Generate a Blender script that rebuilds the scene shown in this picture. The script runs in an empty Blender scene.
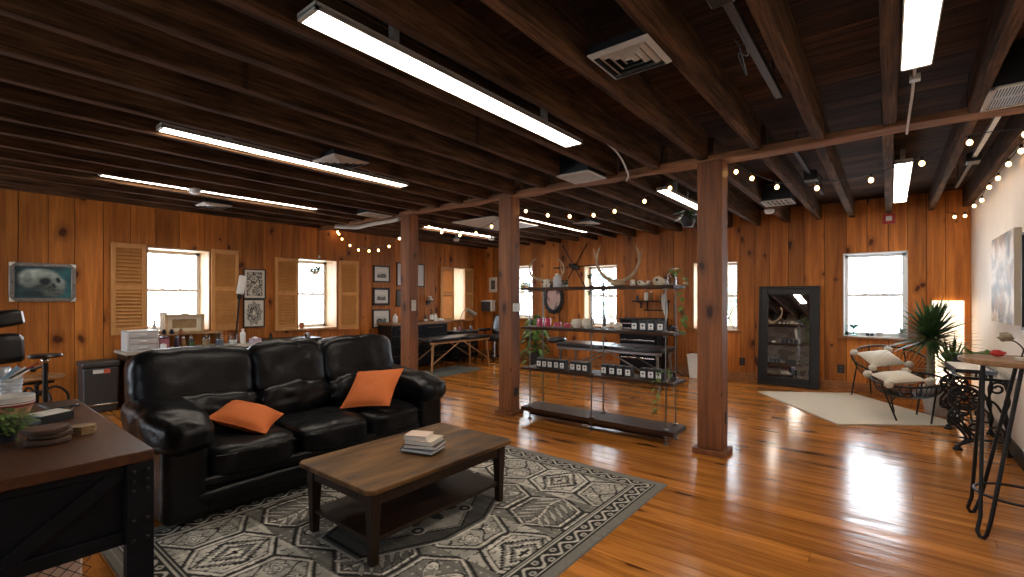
import bpy, bmesh, math, random
import numpy as np
from mathutils import Vector, Matrix, noise as mnoise

random.seed(7)
SC = bpy.context.scene
COL = SC.collection
PI = math.pi
H = 1.4                      # camera height
XL, XR, YF, YN = -8.1, 0.868, 8.97, -2.7   # left wall, right wall, far wall, near wall
ZB, ZD = 2.67, 2.93          # joist underside, deck underside

# ------------------------------------------------------------------ camera
cd = bpy.data.cameras.new('camera')
cd.sensor_width = 36.0
cd.lens = 472.0 / 1024 * 36.0
cd.shift_y = (300 - 288.5) / 1024
cd.clip_start = 0.02
cam = bpy.data.objects.new('camera', cd)
COL.objects.link(cam)
cam.location = (0, 0, H)
cam.rotation_euler = (PI / 2, 0, math.radians(38.6894))
SC.camera = cam

# ------------------------------------------------------------------ world, exposure
SKY = 3.8
FIXTURE = 9.0
BULB = 5.0
w = bpy.data.worlds.new('daylight')
SC.world = w
w.use_nodes = True
nt = w.node_tree
nt.nodes['Background'].inputs[0].default_value = (0.82, 0.91, 1.0, 1)
nt.nodes['Background'].inputs[1].default_value = SKY
SC.view_settings.view_transform = 'Standard'
SC.view_settings.look = 'None'
SC.view_settings.gamma = 1.0
SC.view_settings.use_curve_mapping = False
SC.view_settings.exposure = 1.58
try:
    SC.cycles.use_denoising = True
    SC.cycles.max_bounces = 8
    SC.cycles.diffuse_bounces = 4
    SC.cycles.glossy_bounces = 4
    SC.cycles.transparent_max_bounces = 12
    SC.cycles.sample_clamp_indirect = 6.0
except Exception:
    pass


def portal(loc, rot, sx, sy):
    """marks a window opening for the sampler; the light itself comes from the sky"""
    l = bpy.data.lights.new('window_daylight', 'AREA')
    l.shape = 'RECTANGLE'
    l.size, l.size_y = sx, sy
    l.cycles.is_portal = True
    o = bpy.data.objects.new('window_daylight', l)
    COL.objects.link(o)
    o.location, o.rotation_euler = loc, rot


# ------------------------------------------------------------------ materials
def newmat(name):
    m = bpy.data.materials.new(name)
    m.use_nodes = True
    n = m.node_tree
    return m, n, n.nodes['Principled BSDF']


def N(n, t, **kw):
    x = n.nodes.new(t)
    for k, v in kw.items():
        if k in x.inputs:
            x.inputs[k].default_value = v
        else:
            setattr(x, k, v)
    return x


def plain(name, col, rough=0.5, metal=0.0, var=0.0, scale=20, bump=0.0, spec=None, emit=0.0, trans=0.0, coat=0.0):
    m, n, p = newmat(name)
    p.inputs['Base Color'].default_value = (*col, 1)
    p.inputs['Roughness'].default_value = rough
    p.inputs['Metallic'].default_value = metal
    if spec is not None:
        p.inputs['Specular IOR Level'].default_value = spec
    if emit:
        p.inputs['Emission Color'].default_value = (*col, 1)
        p.inputs['Emission Strength'].default_value = emit
    if trans:
        p.inputs['Transmission Weight'].default_value = trans
    if coat:
        p.inputs['Coat Weight'].default_value = coat
        p.inputs['Coat Roughness'].default_value = 0.15
    if var or bump:
        tc = N(n, 'ShaderNodeTexCoord')
        nz = N(n, 'ShaderNodeTexNoise', Scale=scale, Detail=4.0)
        n.links.new(tc.outputs['Object'], nz.inputs['Vector'])
        if var:
            r = N(n, 'ShaderNodeValToRGB')
            r.color_ramp.elements[0].position = 0.3
            r.color_ramp.elements[1].position = 0.7
            r.color_ramp.elements[0].color = (*[c * (1 - var) for c in col], 1)
            r.color_ramp.elements[1].color = (*[min(1, c * (1 + var)) for c in col], 1)
            n.links.new(nz.outputs['Fac'], r.inputs[0])
            n.links.new(r.outputs[0], p.inputs['Base Color'])
        if bump:
            b = N(n, 'ShaderNodeBump', Strength=bump, Distance=0.01)
            n.links.new(nz.outputs['Fac'], b.inputs['Height'])
            n.links.new(b.outputs[0], p.inputs['Normal'])
    return m


def wood(name, dark, light, stretch=(14, 14, 1.0), rough=0.5, knots=0.0, knot_scale=(4, 4, 1.3), rnd=False, vlo=0.7, vhi=1.2, bump=0.0, wave=0.0, kplane='wall',
         wave_scale=(1, 1, 1), spec=None, rough_var=0.0, ramp=(0.28, 0.72), fine=0.25):
    """procedural grain along the axis with the small stretch; per-board tint from the 'rnd' face attribute"""
    m, n, p = newmat(name)
    L = n.links.new
    tc = N(n, 'ShaderNodeTexCoord')
    vec = tc.outputs['Object']
    at = None
    if rnd:
        at = N(n, 'ShaderNodeAttribute', attribute_name='rnd')
        mu = N(n, 'ShaderNodeVectorMath', operation='SCALE')
        mu.inputs[0].default_value = (13.1, 7.7, 29.3)
        L(at.outputs['Fac'], mu.inputs['Scale'])
        ad = N(n, 'ShaderNodeVectorMath', operation='ADD')
        L(vec, ad.inputs[0]); L(mu.outputs[0], ad.inputs[1])
        vec = ad.outputs[0]
    mp = N(n, 'ShaderNodeMapping')
    mp.inputs['Scale'].default_value = stretch
    L(vec, mp.inputs['Vector'])
    nz = N(n, 'ShaderNodeTexNoise', Scale=1.0, Detail=6.0, Roughness=0.6, Distortion=0.6)
    L(mp.outputs[0], nz.inputs['Vector'])
    cr = N(n, 'ShaderNodeValToRGB')
    e = cr.color_ramp.elements
    e[0].position, e[1].position = ramp
    e[0].color, e[1].color = (*dark, 1), (*light, 1)
    L(nz.outputs['Fac'], cr.inputs[0])
    col = cr.outputs[0]
    if fine:
        mp2 = N(n, 'ShaderNodeMapping')
        mp2.inputs['Scale'].default_value = [q * 5.5 if q > 2 else q * 2.2 for q in stretch]
        L(vec, mp2.inputs['Vector'])
        n2 = N(n, 'ShaderNodeTexNoise', Scale=1.0, Detail=5.0, Roughness=0.7)
        L(mp2.outputs[0], n2.inputs['Vector'])
        m2 = N(n, 'ShaderNodeMapRange')
        m2.inputs['From Min'].default_value, m2.inputs['From Max'].default_value = .35, .65
        m2.inputs['To Min'].default_value, m2.inputs['To Max'].default_value = 1 - fine * 1.3, 1 + fine * .5
        L(n2.outputs['Fac'], m2.inputs['Value'])
        sc2 = N(n, 'ShaderNodeVectorMath', operation='SCALE')
        L(col, sc2.inputs[0]); L(m2.outputs[0], sc2.inputs['Scale'])
        col = sc2.outputs[0]
    if knots:
        mk = N(n, 'ShaderNodeMapping')
        mk.inputs['Scale'].default_value = knot_scale
        sx = N(n, 'ShaderNodeSeparateXYZ'); cx = N(n, 'ShaderNodeCombineXYZ')
        L(vec, sx.inputs[0])
        if kplane == 'wall':
            sm_ = N(n, 'ShaderNodeMath', operation='ADD')
            L(sx.outputs[0], sm_.inputs[0]); L(sx.outputs[1], sm_.inputs[1]); L(sm_.outputs[0], cx.inputs[0]); L(sx.outputs[2], cx.inputs[1])
        else:
            L(sx.outputs[0], cx.inputs[0]); L(sx.outputs[1], cx.inputs[1])
        L(cx.outputs[0], mk.inputs['Vector'])
        nd = N(n, 'ShaderNodeTexNoise', Scale=2.2, Detail=2.0)
        L(mk.outputs[0], nd.inputs['Vector'])
        mx = N(n, 'ShaderNodeMixRGB', Fac=0.24)
        L(mk.outputs[0], mx.inputs[1]); L(nd.outputs['Color'], mx.inputs[2])
        vo = N(n, 'ShaderNodeTexVoronoi', Scale=1.0, voronoi_dimensions='2D')
        vo.inputs['Randomness'].default_value = 1.0
        L(mx.outputs[0], vo.inputs['Vector'])
        rr = N(n, 'ShaderNodeValToRGB')
        ee = rr.color_ramp.elements
        ee[0].position, ee[0].color = 0.05, (1, 1, 1, 1)
        ee[1].position, ee[1].color = 0.20, (0, 0, 0, 1)
        em = ee.new(0.09); em.color = (.38, .38, .38, 1)
        sc_ = N(n, 'ShaderNodeSeparateColor'); ad2 = N(n, 'ShaderNodeMapRange')
        ad2.inputs['To Min'].default_value, ad2.inputs['To Max'].default_value = .18, 1.3
        L(vo.outputs['Color'], sc_.inputs[0]); L(sc_.outputs[0], ad2.inputs['Value'])
        dv = N(n, 'ShaderNodeMath', operation='DIVIDE')
        L(vo.outputs['Distance'], dv.inputs[0]); L(ad2.outputs[0], dv.inputs[1]); L(dv.outputs[0], rr.inputs[0])
        mm = N(n, 'ShaderNodeMath', operation='MULTIPLY')
        mm.inputs[1].default_value = knots
        L(rr.outputs[0], mm.inputs[0])
        mi = N(n, 'ShaderNodeMixRGB')
        mi.inputs[2].default_value = (dark[0] * 0.22, dark[1] * 0.16, dark[2] * 0.14, 1)
        L(mm.outputs[0], mi.inputs[0]); L(col, mi.inputs[1])
        col = mi.outputs[0]
    if rnd:
        mr = N(n, 'ShaderNodeMapRange')
        mr.inputs['To Min'].default_value, mr.inputs['To Max'].default_value = vlo, vhi
        L(at.outputs['Fac'], mr.inputs['Value'])
        hs = N(n, 'ShaderNodeHueSaturation')
        L(mr.outputs[0], hs.inputs['Value']); L(col, hs.inputs['Color'])
        col = hs.outputs[0]
    L(col, p.inputs['Base Color'])
    p.inputs['Roughness'].default_value = rough
    if spec is not None:
        p.inputs['Specular IOR Level'].default_value = spec
    if rough_var:
        r2 = N(n, 'ShaderNodeMapRange')
        r2.inputs['To Min'].default_value, r2.inputs['To Max'].default_value = rough - rough_var, rough + rough_var
        L(nz.outputs['Fac'], r2.inputs['Value']); L(r2.outputs[0], p.inputs['Roughness'])
    if bump or wave:
        b = N(n, 'ShaderNodeBump', Strength=bump or wave, Distance=0.01)
        if wave:
            mw = N(n, 'ShaderNodeMapping')
            mw.inputs['Scale'].default_value = wave_scale
            L(vec, mw.inputs['Vector'])
            nw = N(n, 'ShaderNodeTexNoise', Scale=1.0, Detail=2.0)
            L(mw.outputs[0], nw.inputs['Vector'])
            L(nw.outputs['Fac'], b.inputs['Height'])
        else:
            L(nz.outputs['Fac'], b.inputs['Height'])
        L(b.outputs[0], p.inputs['Normal'])
    return m


def attrmat(name, rough=0.7, bump=0.0):
    m, n, p = newmat(name)
    a = N(n, 'ShaderNodeAttribute', attribute_name='Col')
    n.links.new(a.outputs['Color'], p.inputs['Base Color'])
    p.inputs['Roughness'].default_value = rough
    if bump:
        tc = N(n, 'ShaderNodeTexCoord')
        nz = N(n, 'ShaderNodeTexNoise', Scale=400, Detail=2.0)
        b = N(n, 'ShaderNodeBump', Strength=bump, Distance=0.004)
        n.links.new(tc.outputs['Object'], nz.inputs['Vector'])
        n.links.new(nz.outputs['Fac'], b.inputs['Height'])
        n.links.new(b.outputs[0], p.inputs['Normal'])
    return m


def glassmat(name, tint=(1, 1, 1), gloss=0.08):
    m, n, p = newmat(name)
    n.nodes.remove(p)
    t = N(n, 'ShaderNodeBsdfTransparent'); t.inputs[0].default_value = (*tint, 1)
    g = N(n, 'ShaderNodeBsdfGlossy'); g.inputs['Roughness'].default_value = 0.03
    lf = N(n, 'ShaderNodeLayerWeight'); lf.inputs[0].default_value = 0.5
    pw = N(n, 'ShaderNodeMath', operation='POWER'); pw.inputs[1].default_value = 4.0
    lw = N(n, 'ShaderNodeMath', operation='MULTIPLY_ADD'); lw.inputs[1].default_value = 0.55; lw.inputs[2].default_value = 0.04
    n.links.new(lf.outputs['Facing'], pw.inputs[0]); n.links.new(pw.outputs[0], lw.inputs[0])
    mx = N(n, 'ShaderNodeMixShader')
    n.links.new(lw.outputs[0], mx.inputs[0])
    n.links.new(t.outputs[0], mx.inputs[1]); n.links.new(g.outputs[0], mx.inputs[2])
    n.links.new(mx.outputs[0], n.nodes['Material Output'].inputs[0])
    return m


def emitmat(name, col, s):
    m, n, p = newmat(name)
    n.nodes.remove(p)
    e = N(n, 'ShaderNodeEmission'); e.inputs[0].default_value = (*col, 1); e.inputs[1].default_value = s
    n.links.new(e.outputs[0], n.nodes['Material Output'].inputs[0])
    return m


def stonemat(name):
    m, n, p = newmat(name)
    L = n.links.new
    tc = N(n, 'ShaderNodeTexCoord')
    mp = N(n, 'ShaderNodeMapping'); mp.inputs['Scale'].default_value = (2.2, 2.2, 4.5)
    L(tc.outputs['Object'], mp.inputs[0])
    vo = N(n, 'ShaderNodeTexVoronoi', Scale=1.0, feature='DISTANCE_TO_EDGE')
    vc = N(n, 'ShaderNodeTexVoronoi', Scale=1.0)
    L(mp.outputs[0], vo.inputs['Vector']); L(mp.outputs[0], vc.inputs['Vector'])
    r = N(n, 'ShaderNodeValToRGB')
    r.color_ramp.elements[0].color = (0.10, 0.085, 0.07, 1); r.color_ramp.elements[1].color = (0.34, 0.29, 0.23, 1)
    L(vc.outputs['Color'], r.inputs[0])
    r2 = N(n, 'ShaderNodeValToRGB')
    r2.color_ramp.elements[0].position = 0.02; r2.color_ramp.elements[1].position = 0.09
    L(vo.outputs['Distance'], r2.inputs[0])
    mx = N(n, 'ShaderNodeMixRGB'); mx.inputs[1].default_value = (0.3, 0.28, 0.25, 1)
    L(r2.outputs[0], mx.inputs[0]); L(r.outputs[0], mx.inputs[2]); L(mx.outputs[0], p.inputs['Base Color'])
    b = N(n, 'ShaderNodeBump', Strength=0.8, Distance=0.03)
    L(r2.outputs[0], b.inputs['Height']); L(b.outputs[0], p.inputs['Normal'])
    p.inputs['Roughness'].default_value = 0.85
    return m


MT = {}
MT['wall'] = wood('pine_wall_boards', (0.34, 0.092, 0.013), (0.74, 0.262, 0.046), (7, 7, 0.6), 0.5, 0.95, (2.9, 1.9, 1), True, 0.56, 1.14, spec=0.3, fine=0.2)
MT['floor'] = wood('varnished_floor_boards', (0.26, 0.080, 0.012), (0.72, 0.28, 0.052), (0.8, 12, 12), 0.17, 0.9, (1.0, 4.0, 1), True, 0.66, 1.12,
                   wave=0.30, wave_scale=(2.2, 10.0, 1), rough_var=0.06, kplane='floor', fine=0.18, spec=0.42)
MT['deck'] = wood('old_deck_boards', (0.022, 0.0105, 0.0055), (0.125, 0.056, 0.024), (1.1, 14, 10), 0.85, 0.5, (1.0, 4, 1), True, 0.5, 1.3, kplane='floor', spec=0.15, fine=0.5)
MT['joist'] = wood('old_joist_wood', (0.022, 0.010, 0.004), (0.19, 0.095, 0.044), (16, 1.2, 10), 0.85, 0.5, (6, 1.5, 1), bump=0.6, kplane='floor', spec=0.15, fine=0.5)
MT['beam'] = wood('hewn_beam_wood', (0.13, 0.05, 0.018), (0.36, 0.16, 0.065), (1.4, 10, 10), 0.75, 0.4, (1.5, 3, 1), bump=0.6)
MT['post'] = wood('post_wood', (0.13, 0.040, 0.010), (0.31, 0.108, 0.031), (14, 14, 1.0), 0.6, 0.95, (3.4, 2.4, 1), bump=0.3)
MT['shutter'] = wood('shutter_pine', (0.50, 0.225, 0.064), (0.62, 0.30, 0.094), (12, 1.2, 6), 0.5, fine=0.05)
MT['trim'] = wood('trim_pine', (0.24, 0.09, 0.025), (0.46, 0.19, 0.06), (6, 6, 6), 0.5)
MT['jamb'] = wood('pale_jamb_wood', (0.45, 0.28, 0.14), (0.62, 0.42, 0.24), (10, 10, 1.0), 0.55)
MT['plaster'] = plain('white_plaster', (0.80, 0.72, 0.64), 0.5, var=0.05, scale=3, bump=0.15)
MT['stone'] = stonemat('rubble_stone')
MT['white'] = plain('white_paint', (0.75, 0.75, 0.73), 0.4)
MT['vent'] = plain('vent_enamel', (0.50, 0.46, 0.40), 0.45, var=0.1, scale=15)
MT['dark'] = plain('dark_void', (0.01, 0.01, 0.01), 0.9)
MT['sash'] = plain('sash_paint', (0.72, 0.71, 0.70), 0.5)
MT['glass'] = glassmat('window_glass')
MT['clear'] = glassmat('clear_glass', (0.94, 0.96, 0.96))
MT['cupplastic'] = plain('translucent_cup', (0.62, 0.64, 0.66), 0.25, trans=0.55)
MT['smoke'] = glassmat('clear_plastic', (0.86, 0.88, 0.9))
MT['tube'] = emitmat('fluorescent_diffuser', (1.0, 0.88, 0.74), FIXTURE)
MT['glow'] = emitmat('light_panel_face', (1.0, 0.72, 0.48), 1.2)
MT['bulb'] = emitmat('warm_bulb', (1.0, 0.55, 0.20), BULB)
MT['black'] = plain('black_paint', (0.006, 0.006, 0.0065), 0.45)
MT['iron'] = plain('black_iron', (0.012, 0.0115, 0.011), 0.45, 0.4)
MT['steel'] = plain('steel_pipe', (0.22, 0.21, 0.2), 0.35, 0.9)
MT['chrome'] = plain('chrome', (0.6, 0.6, 0.6), 0.18, 1.0)
MT['zinc'] = plain('galvanised_zinc', (0.50, 0.50, 0.50), 0.4, 0.45, var=0.2, scale=12)
MT['leather'] = plain('black_leather', (0.0045, 0.0048, 0.006), 0.34, bump=0.5, scale=17, spec=0.27)
MT['vinyl'] = plain('black_vinyl', (0.007, 0.0075, 0.0095), 0.3, spec=0.6)
MT['orange'] = plain('orange_linen', (0.62, 0.155, 0.035), 0.85, var=0.08, scale=90, bump=0.2)
MT['table'] = wood('rustic_table_wood', (0.030, 0.013, 0.004), (0.25, 0.125, 0.040), (5, 1.3, 5), 0.45, 0.5, (5, 2.2, 1), rough_var=0.1, kplane='floor', ramp=(0.38, 0.64), spec=0.35)
MT['table_dark'] = wood('dark_table_wood', (0.016, 0.008, 0.004), (0.042, 0.019, 0.009), (9, 9, 2), 0.5, spec=0.3)
MT['desktop'] = wood('desk_top_wood', (0.055, 0.020, 0.008), (0.105, 0.038, 0.014), (1.2, 9, 9), 0.38, spec=0.3)
MT['gunmetal'] = plain('gunmetal', (0.008, 0.0085, 0.0115), 0.6, 0.0, spec=0.12, var=0.25, scale=14)
MT['shelf'] = wood('shelf_plank', (0.016, 0.006, 0.003), (0.085, 0.036, 0.014), (1.2, 12, 12), 0.5, spec=0.2, fine=0.5)
MT['paper'] = plain('paper', (0.74, 0.70, 0.64), 0.7)
MT['bone'] = plain('bone', (0.56, 0.46, 0.33), 0.6, var=0.25, scale=25)
MT['antler'] = plain('antler', (0.42, 0.29, 0.17), 0.55, var=0.3, scale=14)
MT['whitebone'] = plain('white_bone', (0.66, 0.60, 0.5), 0.6, var=0.15, scale=25)
MT['leaf'] = plain('leaf_green', (0.085, 0.17, 0.032), 0.45, var=0.4, scale=9)
MT['leaf_dark'] = plain('leaf_dark_green', (0.045, 0.10, 0.033), 0.4, var=0.4, scale=9)
MT['ivy'] = plain('ivy_green', (0.13, 0.21, 0.05), 0.45, var=0.3, scale=9)
MT['haze_leaf'] = plain('pale_outdoor_leaf', (0.20, 0.27, 0.25), 0.6)
MT['slice_bark'] = plain('dark_slice_bark', (0.05, 0.024, 0.012), 0.8, var=0.3, scale=40)
MT['bark'] = plain('bark', (0.30, 0.24, 0.16), 0.8, var=0.35, scale=30, bump=0.6)
MT['soil'] = plain('soil', (0.02, 0.014, 0.01), 0.9)
MT['pink'] = plain('pink_wax', (0.62, 0.03, 0.08), 0.3, var=0.2, scale=40)
MT['cream'] = plain('cream_wool', (0.66, 0.60, 0.50), 0.9, var=0.10, scale=60, bump=0.5)
MT['rugcream'] = plain('cream_rug', (0.60, 0.54, 0.44), 0.95, var=0.12, scale=70, bump=0.5)
MT['red'] = plain('red_enamel', (0.45, 0.02, 0.015), 0.4)
MT['grey'] = plain('grey_plastic', (0.045, 0.046, 0.048), 0.45)
MT['slat'] = plain('slate_mat', (0.075, 0.08, 0.07), 0.9)
MT['art'] = attrmat('printed_art', 0.5)
MT['rug'] = attrmat('woven_rug', 0.95, 0.6)
MT['mirror'] = plain('mirror_silver', (0.8, 0.8, 0.8), 0.02, 1.0)
MT['tan'] = wood('tan_cork', (0.28, 0.17, 0.075), (0.45, 0.29, 0.14), (8, 8, 8), 0.6)
MT['slice'] = wood('wood_slice', (0.06, 0.024, 0.010), (0.15, 0.062, 0.026), (4, 4, 14), 0.6)
MT['slab'] = wood('live_edge_slab', (0.19, 0.085, 0.03), (0.44, 0.23, 0.095), (3, 9, 9), 0.42, 0.3, (2, 4, 1), kplane='floor')
MT['beech'] = wood('beech_leg', (0.34, 0.17, 0.07), (0.55, 0.3, 0.13), (8, 8, 2), 0.5)
MT['teal'] = plain('teal_glass', (0.12, 0.38, 0.36), 0.2)
MT['blue'] = plain('pale_blue_print', (0.25, 0.38, 0.52), 0.4)
MT['purple'] = plain('dark_ink', (0.035, 0.02, 0.05), 0.3)
MT['magenta'] = plain('dull_pink', (0.35, 0.12, 0.16), 0.5)
MT['amber'] = plain('amber_bottle', (0.22, 0.10, 0.03), 0.25)
MT['brick'] = plain('terracotta', (0.35, 0.13, 0.06), 0.8)
MT['backing'] = plain('board_backing', (0.015, 0.008, 0.004), 0.9)


# ------------------------------------------------------------------ mesh builder
class B:
    def __init__(s):
        s.bm = bmesh.new()
        s.rl = s.bm.faces.layers.float.new('rnd')

    def mm(s, a, b, rnd=None):
        """box between two corners"""
        x0, x1 = sorted((a[0], b[0])); y0, y1 = sorted((a[1], b[1])); z0, z1 = sorted((a[2], b[2]))
        v = [s.bm.verts.new(p) for p in ((x0, y0, z0), (x1, y0, z0), (x1, y1, z0), (x0, y1, z0), (x0, y0, z1), (x1, y0, z1), (x1, y1, z1), (x0, y1, z1))]
        for f in ((0, 3, 2, 1), (4, 5, 6, 7), (0, 1, 5, 4), (1, 2, 6, 5), (2, 3, 7, 6), (3, 0, 4, 7)):
            fc = s.bm.faces.new([v[i] for i in f])
            if rnd is not None:
                fc[s.rl] = rnd
        return s

    def box(s, c, d, rot=None):
        vs = []
        R = rot or Matrix.Identity(3)
        for i in (-.5, .5):
            for j in (-.5, .5):
                for k in (-.5, .5):
                    vs.append(s.bm.verts.new(Vector(c) + R @ Vector((i * d[0], j * d[1], k * d[2]))))
        for f in ((0, 1, 3, 2), (4, 6, 7, 5), (0, 4, 5, 1), (2, 3, 7, 6), (0, 2, 6, 4), (1, 5, 7, 3)):
            s.bm.faces.new([vs[i] for i in f])
        return s

    def taper(s, pts, rad, n=10, closed=False, cap=True, flat=1.0):
        """tube along a path with a radius per point"""
        pts = [Vector(p) for p in pts]
        m = len(pts)
        if not hasattr(rad, '__len__'):
            rad = [rad] * m
        rings = []
        up = None
        for i, p in enumerate(pts):
            if closed:
                t = pts[(i + 1) % m] - pts[i - 1]
            else:
                t = pts[min(i + 1, m - 1)] - pts[max(i - 1, 0)]
            t.normalize()
            if up is None:
                up = Vector((0, 0, 1)) if abs(t.z) < .9 else Vector((1, 0, 0))
            u = up - t * up.dot(t)
            if u.length < 1e-5:
                u = t.orthogonal()
            u.normalize()
            up = u
            v = t.cross(u)
            rings.append([s.bm.verts.new(p + (u * math.cos(2 * PI * k / n) * flat + v * math.sin(2 * PI * k / n)) * rad[i]) for k in range(n)])
        for i in range(m if closed else m - 1):
            a, b = rings[i], rings[(i + 1) % m]
            off = 0
            if closed and i == m - 1:
                off = min(range(n), key=lambda o: (a[0].co - b[o].co).length)
            for k in range(n):
                s.bm.faces.new((a[k], a[(k + 1) % n], b[(k + 1 + off) % n], b[(k + off) % n]))
        if cap and not closed:
            s.bm.faces.new(rings[0][::-1]); s.bm.faces.new(rings[-1])
        return s

    def cyl(s, a, b, r, r2=None, n=14):
        return s.taper([a, b], [r, r if r2 is None else r2], n)

    def lathe(s, prof, loc=(0, 0, 0), n=20, cap=True, M=None):
        M = M or Matrix.Identity(3)
        loc = Vector(loc)
        rings = []
        for r, z in prof:
            if r < 1e-6:
                rings.append([s.bm.verts.new(loc + M @ Vector((0, 0, z)))])
            else:
                rings.append([s.bm.verts.new(loc + M @ Vector((r * math.cos(2 * PI * k / n), r * math.sin(2 * PI * k / n), z))) for k in range(n)])
        for a, b in zip(rings, rings[1:]):
            for k in range(n):
                q = [a[k % len(a)], a[(k + 1) % len(a)], b[(k + 1) % len(b)], b[k % len(b)]]
                u = []
                for v in q:
                    if v not in u:
                        u.append(v)
                if len(u) > 2:
                    s.bm.faces.new(u)
        if cap:
            if len(rings[0]) > 2: s.bm.faces.new(rings[0][::-1])
            if len(rings[-1]) > 2: s.bm.faces.new(rings[-1])
        return s

    def ell(s, c, r, M=None, n=14, seed=None, amp=0.0):
        M = M or Matrix.Identity(3)
        st = len(s.bm.verts)
        s.lathe([(max(0, math.sin(PI * i / n)), -math.cos(PI * i / n)) for i in range(n + 1)], n=n, cap=False)
        s.bm.verts.ensure_lookup_table()
        for v in s.bm.verts[st:]:
            p = v.co.copy()
            if amp:
                p *= 1 + amp * mnoise.noise(p * 2.2 + Vector((seed or 0, 3.1 * (seed or 0), 0)))
            v.co = Vector(c) + M @ Vector((p.x * r[0], p.y * r[1], p.z * r[2]))
        return s

    def puff(s, c, size, e=3.2, n=14, M=None, wr=0.0, freq=7.0, seed=0, sag=None):
        """a rounded upholstery cushion: superellipsoid with small wrinkles"""
        M = M or Matrix.Identity(3)
        c = Vector(c)
        hs = [d / 2 for d in size]
        mp = {}
        def vert(p):
            k = tuple(round(q, 5) for q in p)
            if k in mp: return mp[k]
            q = Vector(p)
            l = (abs(q.x) ** e + abs(q.y) ** e + abs(q.z) ** e) ** (1 / e)
            q = q / l
            w = Vector((q.x * hs[0], q.y * hs[1], q.z * hs[2]))
            if wr:
                nn = mnoise.noise(w * freq + Vector((seed, seed * 1.7, 0))) + .5 * mnoise.noise(w * freq * 2.3 + Vector((seed, 0, 5)))
                w += q.normalized() * nn * wr
            if sag: w = sag(w)
            mp[k] = s.bm.verts.new(c + M @ w)
            return mp[k]
        for ax in range(3):
            for sg in (-1, 1):
                for i in range(n):
                    for j in range(n):
                        q = []
                        for di, dj in ((0, 0), (1, 0), (1, 1), (0, 1)):
                            a = math.tan((2 * (i + di) / n - 1) * PI / 4); b = math.tan((2 * (j + dj) / n - 1) * PI / 4)
                            p = [0, 0, 0]; p[ax] = sg; p[(ax + 1) % 3] = a * (1 if sg > 0 else -1); p[(ax + 2) % 3] = b
                            q.append(vert(p))
                        s.bm.faces.new(q)
        return s

    def prism(s, pts, z0, z1, M=None, loc=(0, 0, 0)):
        M = M or Matrix.Identity(3); loc = Vector(loc)
        lo = [s.bm.verts.new(loc + M @ Vector((x, y, z0))) for x, y in pts]
        hi = [s.bm.verts.new(loc + M @ Vector((x, y, z1))) for x, y in pts]
        n = len(pts)
        s.bm.faces.new(lo[::-1]); s.bm.faces.new(hi)
        for i in range(n):
            s.bm.faces.new((lo[i], lo[(i + 1) % n], hi[(i + 1) % n], hi[i]))
        return s

    def quad(s, *p):
        s.bm.faces.new([s.bm.verts.new(q) for q in p])
        return s

    def leaf(s, base, d, up, ln, wd, droop=0.0, seg=4, fold=0.2):
        """a folded leaf blade with a midrib"""
        d = Vector(d).normalized(); up = Vector(up)
        side = d.cross(up)
        if side.length < 1e-4: side = d.orthogonal()
        side.normalize(); nrm = side.cross(d)
        prev = None
        p = Vector(base)
        for i in range(seg + 1):
            t = i / seg
            wv = wd * math.sin(PI * min(1, .12 + .88 * t) ** 0.8) * .5 if i < seg else 0.0005
            c = p + d * ln * t + Vector((0, 0, -droop * ln * t * t))
            row = [s.bm.verts.new(c - side * wv + nrm * wv * fold), s.bm.verts.new(c), s.bm.verts.new(c + side * wv + nrm * wv * fold)]
            if prev:
                s.bm.faces.new((prev[0], prev[1], row[1], row[0])); s.bm.faces.new((prev[1], prev[2], row[2], row[1]))
            prev = row
        return s


def wloc(o):
    v = Vector((0, 0, 0))
    while o is not None:
        v += o.location
        o = o.parent
    return v


def obj(b, name, mat, parent=None, world=False, smooth=True, bevel=0.0, ang=40, loc=None, rz=0.0, seg=2):
    bm = b.bm
    if world and parent is not None:
        o3 = wloc(parent)
        for v in bm.verts: v.co -= o3
    if world and parent is None and loc is not None:
        for v in bm.verts: v.co -= Vector(loc)
    bmesh.ops.recalc_face_normals(bm, faces=bm.faces)
    me = bpy.data.meshes.new(name)
    bm.to_mesh(me); bm.free()
    me.materials.append(MT[mat] if isinstance(mat, str) else mat)
    if smooth:
        me.polygons.foreach_set('use_smooth', [True] * len(me.polygons))
        me.set_sharp_from_angle(angle=math.radians(ang))
    o = bpy.data.objects.new(name, me)
    COL.objects.link(o)
    if parent is not None: o.parent = parent
    if loc is not None and parent is None: o.location = loc
    o.rotation_euler[2] = rz
    if bevel:
        md = o.modifiers.new('bevel', 'BEVEL')
        md.width, md.segments, md.limit_method, md.angle_limit = bevel, seg, 'ANGLE', math.radians(35)
        md.harden_normals = False
    return o


def tag(o, label, cat, group=None, kind=None):
    o['label'] = label; o['category'] = cat
    if group: o['group'] = group
    if kind: o['kind'] = kind
    return o


def thing(name, label, cat, loc=(0, 0, 0), rz=0.0, group=None):
    o = bpy.data.objects.new(name, None)
    o.empty_display_size = 0.1
    COL.objects.link(o)
    o.location = loc; o.rotation_euler = (0, 0, rz)
    return tag(o, label, cat, group)


def struct(o):
    o['kind'] = 'structure'
    return o


def dup(root, loc, rz=None, label=None, group=None):
    def cp(o, par):
        c = o.copy(); COL.objects.link(c)
        if par is not None: c.parent = par
        for ch in list(o.children): cp(ch, c)
        return c
    r = cp(root, None)
    r.location = loc
    if rz is not None: r.rotation_euler = (0, 0, rz)
    if label: r['label'] = label
    if group: r['group'] = group
    return r


def RZ(a): return Matrix.Rotation(a, 3, 'Z')
def RX(a): return Matrix.Rotation(a, 3, 'X')
def RY(a): return Matrix.Rotation(a, 3, 'Y')


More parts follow.
